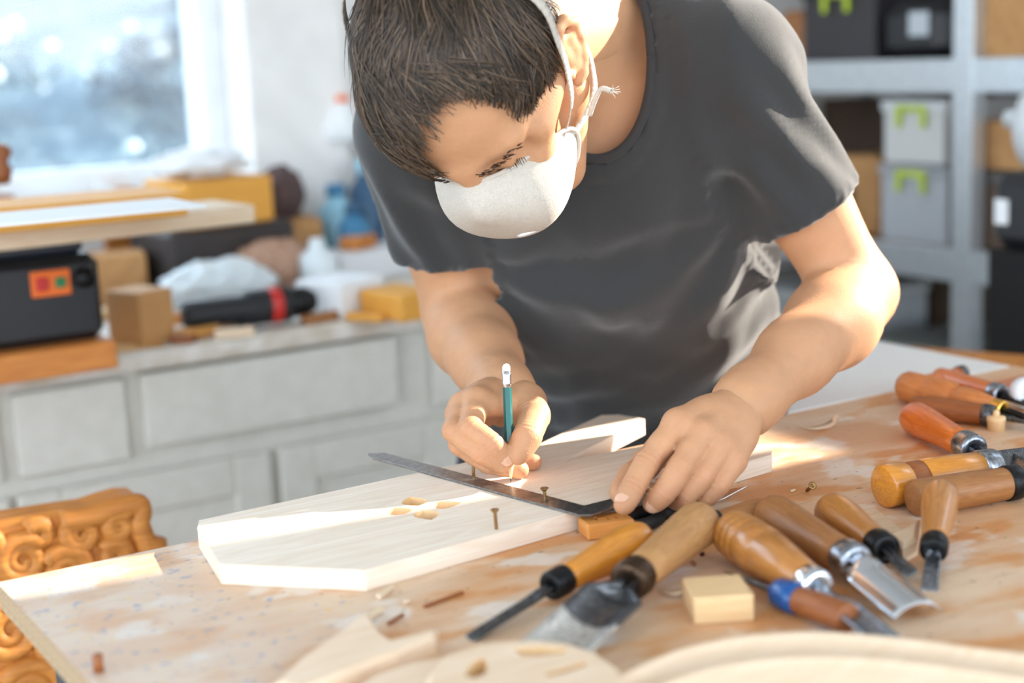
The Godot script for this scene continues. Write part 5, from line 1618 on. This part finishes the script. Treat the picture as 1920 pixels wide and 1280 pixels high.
func ear(b: Buf, H: Callable, s: float, hs: float) -> void:
	var C: Vector3 = H.call(s * 80, 2, -10)
	var f := Field.new(C - Vector3.ONE * 0.045, C + Vector3.ONE * 0.045, 0.0021, 480.0)
	var E := func(y: float, z: float, o: float) -> Vector3: return H.call(s * (70 + o), y, z)
	# helix rim
	var rim := [E.call(-2, 4, 4), E.call(12, 2, 10), E.call(26, -6, 14), E.call(34, -18, 17), E.call(28, -30, 20), E.call(12, -34, 21), E.call(-6, -30, 18), E.call(-20, -20, 13), E.call(-28, -8, 9), E.call(-28, -1, 6)]
	for i in range(rim.size() - 1):
		f.cap(rim[i], rim[i + 1], 0.0042 if i < 7 else 0.0058, 0.0042 if i < 6 else 0.0062)
	# bowl behind and antihelix
	var an := [E.call(22, -16, 11), E.call(10, -24, 14), E.call(-6, -20, 12), E.call(-16, -10, 9)]
	for i in range(an.size() - 1): f.cap(an[i], an[i + 1], 0.0040, 0.0040)
	f.cap(E.call(20, -14, 5), E.call(-14, -10, 4), 0.010, 0.009)
	f.cap(E.call(8, -24, 8), E.call(-8, -20, 7), 0.0085, 0.008)
	f.cap(E.call(-6, 4, 4), E.call(-12, 2, 8), 0.0048, 0.004)       # tragus
	f.solve()
	f.into(b, skin)

func tshirt(pm: Node3D, O: Vector3, mid: Vector3, TB: Basis, SL: Vector3, SR: Vector3, EL: Vector3, ER: Vector3, HP: Vector3, NB: Vector3) -> void:
	var S := TB.y; var F := TB.z; var Lt := TB.x
	var hemL := SL.lerp(EL, 0.60); var hemR := SR.lerp(ER, 0.60)
	var lo := SR.min(hemL).min(HP).min(hemR).min(SL) - Vector3.ONE * 0.16
	var hi := SL.max(hemL).max(HP).max(SR) + Vector3.ONE * 0.13
	lo.y = HP.y - 0.10
	var f := Field.new(lo, hi, 0.0066, 80.0)
	torso(f, mid, TB, SL, SR, HP, NB, 0.004)
	# cloth hanging from the chest
	f.ell(mid + S * 0.22 + F * 0.02, TB, Vector3(0.145, 0.16, 0.085))
	for q in [[SL, EL, hemL], [SR, ER, hemR]]:
		var d: Vector3 = (q[1] - q[0]).normalized()
		f.cap(q[0] - d * 0.005, q[2] + d * 0.05, 0.057, 0.057)
	f.solve()
	var ap := SL + S * 0.10 + Lt * 0.0 + F * 0.03            # left armpit
	var ar := SR + S * 0.10 + F * 0.03
	var nz := noise(601, 9.0, 2)
	var dl := (EL - SL).normalized(); var dr := (ER - SR).normalized()
	var nc := NB + F * 0.035 + Lt * 0.005 - S * 0.01
	var fold: Callable = func(p: Vector3) -> float:
		var q := p - mid
		var u := q.dot(Lt); var v := q.dot(S)
		var w := nz.get_noise_3dv(p)
		var out := 0.0
		# pulls running from the armpits across the front
		for e in [[ap, 1.0], [ar, -1.0]]:
			var r: Vector3 = p - e[0]
			var ru: float = -r.dot(Lt) * e[1]; var rv: float = r.dot(S)
			var rad := sqrt(ru * ru + rv * rv)
			var th := atan2(ru, rv)
			out += sin(th * 9.0 + w * 1.6) * 0.0052 * smoothstep(0.02, 0.09, rad) * (1.0 - smoothstep(0.2, 0.36, rad)) * (1.0 - smoothstep(1.1, 1.6, absf(th - 0.35)))
		# sagging folds at the belly
		out += sin((v - 0.9 * u * u + 0.25 * u) / 0.052 * TAU + w * 2.0) * 0.0034 * smoothstep(0.2, 0.3, v)
		# soft drapes below the neckline
		out += sin(u / 0.062 * TAU + w * 1.5) * 0.0022 * (1.0 - smoothstep(0.1, 0.22, v)) * (1.0 - smoothstep(0.14, 0.18, absf(u)))
		# sleeve creases, slanting round the arm
		for e in [[SL, dl], [SR, dr]]:
			var r: Vector3 = p - e[0]
			var t: float = r.dot(e[1])
			var side: Vector3 = r - e[1] * t
			if side.length() < 0.085 and t > -0.04:
				var a: float = atan2(side.dot(F), side.dot(Lt))
				out += sin(a * 7.0 + t * 38.0 + w * 1.8) * 0.0034 * smoothstep(-0.03, 0.05, t) * (1.0 - smoothstep(0.10, 0.16, t) * 0.7)
				if t > 0.11: out += 0.0022 * smoothstep(0.0, 0.0015, absf(t - 0.148) - 0.0012) - 0.0022
		var cq := p - nc
		var ce := Vector3((cq.dot(Lt) + 0.012) / 0.068, cq.dot(S) / 0.105, cq.dot(F) / 0.13).length()
		return (out + w * 0.002) * smoothstep(1.15, 1.7, ce)
	f.push(fold, 0.03)
	# collar rib: where the neck opening meets the cloth
	var rib: Array = []
	for i in 40:
		var a := TAU * i / 40.0
		var prev := Vector3.ZERO
		var pv := 1.0
		for j in 61:
			var bb := PI * j / 60.0
			var P := nc + Lt * (0.068 * cos(a) * sin(bb) - 0.012) + S * (0.105 * sin(a) * sin(bb)) + F * (0.13 * cos(bb))
			var v := f.sample(P)
			if v < 0.0 and pv >= 0.0 and j > 0:
				rib.append(prev.lerp(P, pv / (pv - v)) - O)
				break
			prev = P; pv = v
	for pass_i in 2:
		var even: Array = []
		for i in rib.size(): even.append((rib[i - 1] + rib[i] * 2.0 + rib[(i + 1) % rib.size()]) * 0.25)
		rib = even
	if rib.size() > 8: rib.append(rib[0])
	# cuts: sleeve hems, bottom hem, neck hole
	var shL := hemL; var shR := hemR
	for z in f.nz:
		for y in f.ny:
			var i := (z * f.ny + y) * f.nx
			for x in f.nx:
				if f.phi[i] < 0.05:
					var p := f.at(x, y, z)
					var ph := f.phi[i]
					var tl := (p - shL).dot(dl); var tr := (p - shR).dot(dr)
					if tl > -0.02 and tl < 0.12 and (p - shL - dl * tl).length() < 0.072: ph = maxf(ph, tl)
					if tr > -0.02 and tr < 0.12 and (p - shR - dr * tr).length() < 0.072: ph = maxf(ph, tr)
					var q := p - nc
					var e := Vector3((q.dot(Lt) + 0.012) / 0.068, q.dot(S) / 0.105, q.dot(F) / 0.13)
					var el := e.length()
					ph += 0.0016 * exp(-pow((el - 1.2) / 0.025, 2.0)) - 0.0012 * (1.0 - smoothstep(1.15, 1.2, el))
					ph = maxf(ph, (1.0 - el) * 0.085)
					f.phi[i] = ph
				i += 1
	var b := Buf.new()
	f.into(b, func(_p: Vector3) -> Color: return Color(0.030, 0.0275, 0.0275, 1))
	for i in b.V.size(): b.V[i] -= O
	var m := mat(Color.WHITE, 0.9)
	m.vertex_color_use_as_albedo = true
	m.rim_enabled = true
	m.rim = 0.6
	m.rim_tint = 0.3
	m.heightmap_enabled = true
	m.heightmap_texture = height_tex(607, 14.0, 2, 128)
	m.heightmap_scale = 0.03
	m.uv1_triplanar = true
	m.uv1_scale = Vector3(30, 30, 30)
	var ts := put("t_shirt", b.mesh(), m, pm)
	if rib.size() > 8:
		var cm := mat(Color(0.030, 0.0275, 0.0275).linear_to_srgb(), 0.9)
		cm.rim_enabled = true
		cm.rim = 0.6
		put("collar", tubem(smooth_path(rib, 3), [0.0048], 10), cm, ts)

func trousers(pm: Node3D, O: Vector3, HP: Vector3, Lt: Vector3) -> void:
	var fl := Vector3(Lt.x, 0, Lt.z).normalized()
	var kl := Vector3(HP.x, 0.47, HP.z) + fl * 0.12 + Vector3(-0.03, 0, 0.03); var kr := Vector3(HP.x, 0.47, HP.z) - fl * 0.12 + Vector3(-0.03, 0, 0.03)
	var al := Vector3(HP.x, 0.085, HP.z) + fl * 0.14 + Vector3(0.03, 0, -0.05); var ar := Vector3(HP.x, 0.085, HP.z) - fl * 0.14 + Vector3(0.03, 0, -0.05)
	var f := Field.new(Vector3(HP.x - 0.32, 0.03, HP.z - 0.32), Vector3(HP.x + 0.32, HP.y + 0.1, HP.z + 0.3), 0.013, 45.0)
	var hl := HP + fl * 0.085 - Vector3(0, 0.05, 0); var hr := HP - fl * 0.085 - Vector3(0, 0.05, 0)
	f.ell(HP - Vector3(0, 0.02, 0), Basis(fl, Vector3.UP, fl.cross(Vector3.UP)), Vector3(0.168, 0.11, 0.125))
	f.cap(hl, kl, 0.085, 0.062); f.cap(kl, al, 0.062, 0.050)
	f.cap(hr, kr, 0.085, 0.062); f.cap(kr, ar, 0.062, 0.050)
	f.solve()
	var b := Buf.new()
	f.into(b, func(_p: Vector3) -> Color: return Color(0.020, 0.023, 0.030))
	for i in b.V.size(): b.V[i] -= O
	var m := mat(Color.WHITE, 0.85)
	m.vertex_color_use_as_albedo = true
	put("trousers", b.mesh(), m, pm)
	for q in [al, ar]:
		var g := Field.new(q - Vector3(0.2, 0.1, 0.2), q + Vector3(0.2, 0.08, 0.2), 0.009, 90.0)
		var fw := Vector3(-0.55, 0, 0.83)
		g.cap(Vector3(q.x, 0.05, q.z) - fw * 0.03, Vector3(q.x, 0.042, q.z) + fw * 0.14, 0.042, 0.034)
		g.cap(Vector3(q.x, 0.08, q.z), Vector3(q.x, 0.05, q.z), 0.044, 0.04)
		g.solve()
		var gb := Buf.new()
		g.into(gb, func(_p: Vector3) -> Color: return Color(0.05, 0.04, 0.035))
		for i in gb.V.size():
			gb.V[i].y = maxf(gb.V[i].y, 0.002)
			gb.V[i] -= O
		put("shoe", gb.mesh(), m, pm)

func hair(pm: Node3D, O: Vector3, H: Callable, HB: Basis, HC: Vector3, hs: float) -> void:
	# skull shape used for the hair: point on the scalp for a direction in head axes
	var scalp := func(d: Vector3) -> Vector3:
		# union of the two skull ellipsoids, from a common centre
		var best := 0.0
		for q in [[Vector3(-3, 44, -17), Vector3(80, 93, 99)], [Vector3(-4, 55, 16), Vector3(72, 72, 73)]]:
			var c: Vector3 = Vector3(0, 45, 0) - q[0]
			var ir := Vector3(1.0 / q[1].x, 1.0 / q[1].y, 1.0 / q[1].z)
			var A := (d * ir).length_squared(); var B := (d * ir).dot(c * ir); var C := (c * ir).length_squared() - 1.0
			var disc := B * B - A * C
			if disc > 0.0: best = maxf(best, (-B + sqrt(disc)) / A)
		return Vector3(0, 45, 0) + d * best
	# hairline test in head axes (mm): hair grows where this is true
	var grows := func(p: Vector3) -> bool:
		# the hairline sweeps lower over his right brow
		var line := lerpf(82.0, 34.0, smoothstep(-55.0, 45.0, p.x))
		if p.z > 22.0: return p.z < line and p.y > 38.0
		if p.z > -12.0: return p.y > lerpf(18.0, 40.0, (p.z + 12.0) / 34.0)
		return p.y > -52.0 + (p.z + 95.0) * 0.25
	# cap under the strands
	var f := Field.new(HC - Vector3.ONE * 0.155, HC + Vector3.ONE * 0.155, 0.0045, 170.0)
	f.ell(H.call(-3, 44, -17), HB, Vector3(76, 89, 95) * 0.001 * hs)
	f.ell(H.call(-4, 55, 16), HB, Vector3(68, 68, 69) * 0.001 * hs)
	f.solve()
	var T := HB.transposed()
	for z in f.nz:
		for y in f.ny:
			var i := (z * f.ny + y) * f.nx
			for x in f.nx:
				var p := T * (f.at(x, y, z) - HC) * 1000.0 / hs
				if f.phi[i] < 0.02 and not grows.call(p): f.phi[i] = maxf(f.phi[i], 0.004)
				i += 1
	var b := Buf.new()
	f.into(b, func(_p: Vector3) -> Color: return Color(0.03, 0.02, 0.014))
	for i in b.V.size(): b.V[i] -= O
	var m := mat(Color.WHITE, 0.8)
	m.vertex_color_use_as_albedo = true
	var hr := put("hair", b.mesh(), m, pm)
	# locks: strands sharing a flow from the whorl at the back of the crown
	var V := PackedVector3Array(); var N := PackedVector3Array(); var C := PackedColorArray(); var I := PackedInt32Array()
	var fl := noise(701, 0.018, 2); var fl2 := noise(702, 0.06, 2)
	rng.seed = 77
	var whorl := Vector3(8, 96, -58)
	var made := 0
	var tries := 0
	while made < 13000 and tries < 90000:
		tries += 1
		var d := Vector3(rng.randfn(), rng.randfn(), rng.randfn()).normalized()
		var p: Vector3 = scalp.call(d)
		if not grows.call(p): continue
		made += 1
		var top := smoothstep(20.0, 70.0, p.y)
		var L := lerpf(22.0, 70.0, top) * rng.randf_range(0.75, 1.15)
		if p.z < -50.0 and p.y < 40.0: L = 20.0
		var lift := lerpf(0.05, 0.22, top)
		var clump := fl.get_noise_3dv(p * 1.0)
		var tone := clampf(0.5 + 0.9 * fl2.get_noise_3dv(p) + rng.randf_range(-0.35, 0.35), 0.0, 1.0)
		var col := Color(0.026, 0.017, 0.011).lerp(Color(0.17, 0.108, 0.066), tone * tone)
		var n0 := (p - Vector3(0, 45, 0)).normalized()
		var dir := (p - whorl)
		dir = (dir - n0 * dir.dot(n0)).normalized()
		dir = dir.rotated(n0, clump * 1.5 + fl2.get_noise_3dv(p * 1.0 + Vector3(50, 0, 0)) * 0.7 + rng.randf_range(-0.12, 0.12))
		# sides fall down
		if absf(p.x) > 52.0 and p.y < 60.0: dir = (dir * 0.5 + Vector3(0, -0.8, 0.25)).normalized()
		var seg := 6
		var q := p
		var h := 2.0 + 4.0 * top
		var stop := false
		var over := rng.randf_range(2.0, 26.0) if p.x < 0.0 else rng.randf_range(2.0, 17.0)
		var tous := maxf(0.0, rng.randfn() * 2.2)
		var w0 := rng.randf_range(0.6, 1.15)
		var base := V.size()
		for s in seg + 1:
			var t := float(s) / seg
			var nn := (q - Vector3(0, 45, 0)).normalized()
			var side := nn.cross(dir).normalized()
			var w := w0 * (1.0 - t * t * 0.9)
			var P := q + nn * (h * sin(minf(1.0, t * 1.5 + 0.15) * PI * 0.5) + clump * 4.0 * top * t + tous * t * (0.4 + top))
			var W: Vector3 = H.call(P.x, P.y, P.z) - O
			var sd: Vector3 = HB * side
			var nw: Vector3 = HB * nn
			var cc := col
			V.append(W - sd * (w * 0.001)); V.append(W + nw * (w * 0.0009)); V.append(W + sd * (w * 0.001))
			N.append((nw * 0.5 - sd).normalized()); N.append(nw); N.append((nw * 0.5 + sd).normalized())
			C.append(cc); C.append(cc); C.append(cc)
			# walk along the scalp, leaving it a little at the front edge
			var stp := 0.0 if stop else L / seg
			var nq := q + dir * stp
			var on: Vector3 = scalp.call((nq - Vector3(0, 45, 0)).normalized())
			if q.z > 55.0 and q.y < 85.0: nq = nq.lerp(on, 0.55) + nn * lift * 3.0
			else: nq = on
			var nd := (nq - q)
			var nn2 := (nq - Vector3(0, 45, 0)).normalized()
			if nd.length() > 0.01: dir = (nd - nn2 * nd.dot(nn2)).normalized()
			dir = dir.rotated(nn2, fl.get_noise_3dv(nq * 2.2) * 0.35)
			q = nq
			if not stop and not grows.call(q) and not grows.call(q - Vector3(0, 0, over)): stop = true
		for s in seg:
			for e in [[0, 1], [1, 2], [2, 0]]:
				var a0: int = base + s * 3 + e[0]; var a1: int = base + s * 3 + e[1]
				var b0 := a0 + 3; var b1 := a1 + 3
				I.append_array([a0, a1, b0, a1, b1, b0])
	var arr: Array = []
	arr.resize(Mesh.ARRAY_MAX)
	arr[Mesh.ARRAY_VERTEX] = V; arr[Mesh.ARRAY_NORMAL] = N; arr[Mesh.ARRAY_COLOR] = C; arr[Mesh.ARRAY_INDEX] = I
	var am := ArrayMesh.new()
	am.add_surface_from_arrays(Mesh.PRIMITIVE_TRIANGLES, arr)
	var lm := mat(Color.WHITE, 0.45)
	lm.vertex_color_use_as_albedo = true
	var lo := put("hair_locks", am, lm, hr)
	lo.set_meta("kind", "stuff")
	# eyebrows and lashes
	for s in [-1.0, 1.0]:
		var st := ST()
		for i in 60:
			var t := rng.randf()
			var x: float = s * lerpf(14.0, 52.0, t)
			var y: float = lerpf(33.0, 36.0, sin(PI * t)) + rng.randf_range(-3.5, 3.5)
			var z: float = lerpf(98.0, 76.0, t * t) + 1.0
			var A: Vector3 = H.call(x, y, z) - O; var B: Vector3 = H.call(x + s * 5.0, y + rng.randf_range(-1, 3), z + 0.8 - 2.0 * t) - O
			tube(st, [A, B], [0.0005, 0.0002], 4)
		put("eyebrow", finish(st), mat(rgb(40, 28, 20), 0.6), pm)
		st = ST()
		for i in 16:
			var x: float = s * lerpf(20.0, 46.0, i / 15.0)
			var z: float = 86.0 - absf(x) * 0.14
			var l := rng.randf_range(0.6, 1.0)
			x += rng.randf_range(-1.2, 1.2)
			var A: Vector3 = H.call(x, 12, z) - O; var M2: Vector3 = H.call(x + s * 1.5, 10, z + 5.0 * l) - O; var B: Vector3 = H.call(x + s * (2.0 + 3.0 * l), 12.5, z + 9.0 * l) - O
			tube(st, [A, M2, B], [0.0004, 0.0003, 0.0001], 4)
		put("eyelash", finish(st), mat(rgb(30, 22, 16), 0.6), pm)

func mask(pm: Node3D, O: Vector3, H: Callable, HB: Basis, hs: float) -> void:
	# cup of the dust mask: rim follows the face, dome stands in front of mouth and nose
	var rim: Array = []
	var n := 48
	for i in n:
		var a := TAU * i / n
		var cx := sin(a); var cy := cos(a)                 # cy up the face
		var x := cx * 68.0
		var y := -38.0 + (cy * 58.0 if cy > 0.0 else cy * 52.0)
		# nose bridge pinched in at the top
		x *= 1.0 - 0.42 * pow(maxf(cy, 0.0), 2.2)
		var z := 98.0 - 0.0125 * x * x - (8.0 if cy < -0.5 else 0.0) * (-cy - 0.5) * 2.0
		rim.append(Vector3(x, y, z))
	var rows := 12
	var P := func(i: int, r: int) -> Vector3:
		var t := float(r) / rows                            # 0 rim .. 1 tip
		var e: Vector3 = rim[i % n]
		var c := Vector3(0, -34, 0)
		var f := cos(t * PI * 0.5)
		var q := Vector3(e.x * pow(f, 0.62), c.y + (e.y - c.y) * pow(f, 0.62), 0)
		q.z = lerpf(e.z, 126.0, pow(sin(t * PI * 0.5), 0.85))
		# nose ridge
		q.z += 5.0 * exp(-q.x * q.x / 160.0) * smoothstep(-30.0, 10.0, q.y)
		return q
	var m := tmat(blotch_tex(711, rgb(214, 207, 197), rgb(190, 180, 166), 5.0), Vector3(26, 26, 26), 0.85)
	m.heightmap_enabled = true
	m.heightmap_texture = height_tex(713, 16.0, 2, 128)
	m.heightmap_scale = 0.04
	m.backlight_enabled = true
	m.backlight = Color(0.25, 0.24, 0.22)
	var st := ST(true)
	var G := func(v: Vector3) -> Vector3: return H.call(v.x, v.y, v.z) - O
	for i in n:
		for r in rows:
			var A: Vector3 = G.call(P.call(i, r)); var B: Vector3 = G.call(P.call(i + 1, r)); var C: Vector3 = G.call(P.call(i + 1, r + 1)); var D: Vector3 = G.call(P.call(i, r + 1))
			if r == rows - 1: tri(st, A, B, C)
			else: quad(st, A, B, C, D)
	var mk := put("dust_mask", finish(st), m, pm)
	# rim flange
	var loop: Array = []
	for i in n + 1: loop.append(G.call(rim[i % n] + Vector3(rim[i % n].x * 0.02, 0, 0.5)))
	st = ST(true)
	tube(st, loop, [0.0022], 7)
	put("rim", finish(st), m, mk)
	# pinched nose clip
	st = ST(true)
	var np: Array = []
	for i in 9:
		var x := lerpf(-26.0, 26.0, i / 8.0)
		np.append(G.call(Vector3(x, 13.0 - absf(x) * 0.5, 106.0 - 0.016 * x * x + 3.0 * exp(-x * x / 100.0))))
	tube(st, np, [0.0024], 6)
	put("nose_clip", finish(st), M.steel, mk)
	# valve on the front
	put("valve", lathem([[0, 0], [0, 0.012], [0.005, 0.012], [0.007, 0.009], [0.007, 0]], 20), M.white_paint, mk, G.call(Vector3(14, -60, 116)), along(HB * Vector3(0.2, -0.45, 1.0)))
	# straps
	for s in [-1.0, 1.0]:
		ribbon(mk, "strap", [G.call(Vector3(s * 55, -34, 62)), G.call(Vector3(s * 74, -22, 28)), G.call(Vector3(s * 84, 6, 8)), G.call(Vector3(s * 91, 40, -6)), G.call(Vector3(s * 91, 78, -26)), G.call(Vector3(s * 62, 130, -44)), G.call(Vector3(0, 154, -52))], HB * Vector3(0, 0.35, 1), 0.0052, m)
		ribbon(mk, "strap", [G.call(Vector3(s * 57, -38, 60)), G.call(Vector3(s * 80, -44, 22)), G.call(Vector3(s * 84, -46, -10)), G.call(Vector3(s * 62, -52, -60)), G.call(Vector3(0, -50, -96))], HB * Vector3(0, 1, 0), 0.0040, m)
		put("strap_tab", boxc(Vector3(0.008, 0.013, 0.016), 0.002), m, mk, G.call(Vector3(s * 60, -35, 62)), HB)
	# frayed knot by the left cheek
	st = ST(true)
	var kn: Vector3 = G.call(Vector3(82, -42, 28))
	tube(st, smooth_path([kn, G.call(Vector3(90, -34, 20)), G.call(Vector3(99, -28, 12)), G.call(Vector3(107, -31, 14))], 4), [0.0024], 6)
	for i in 14:
		var t: Vector3 = G.call(Vector3(107, -31, 14))
		tube(st, [t, t + HB * Vector3(rng.randf_range(0.001, 0.008), rng.randf_range(-0.006, 0.004), rng.randf_range(-0.004, 0.006))], [0.0005, 0.0002], 4)
	put("strap_knot", finish(st), m, mk)

func ribbon(parent: Node, called: String, pts: Array, side: Vector3, w: float, m: Material) -> void:
	var p := smooth_path(pts, 6)
	var st := ST(true)
	for i in range(p.size() - 1):
		var a: Vector3 = p[i]; var b: Vector3 = p[i + 1]
		var t := (b - a).normalized()
		var s := (side - t * side.dot(t)).normalized() * w
		var o := t.cross(s).normalized() * 0.0006
		quad(st, a - s + o, b - s + o, b + s + o, a + s + o)
		quad(st, a + s - o, b + s - o, b - s - o, a - s - o)
		quad(st, a + s + o, b + s + o, b + s - o, a + s - o)
		quad(st, a - s - o, b - s - o, b - s + o, a - s + o)
	put(called, finish(st), m, parent)
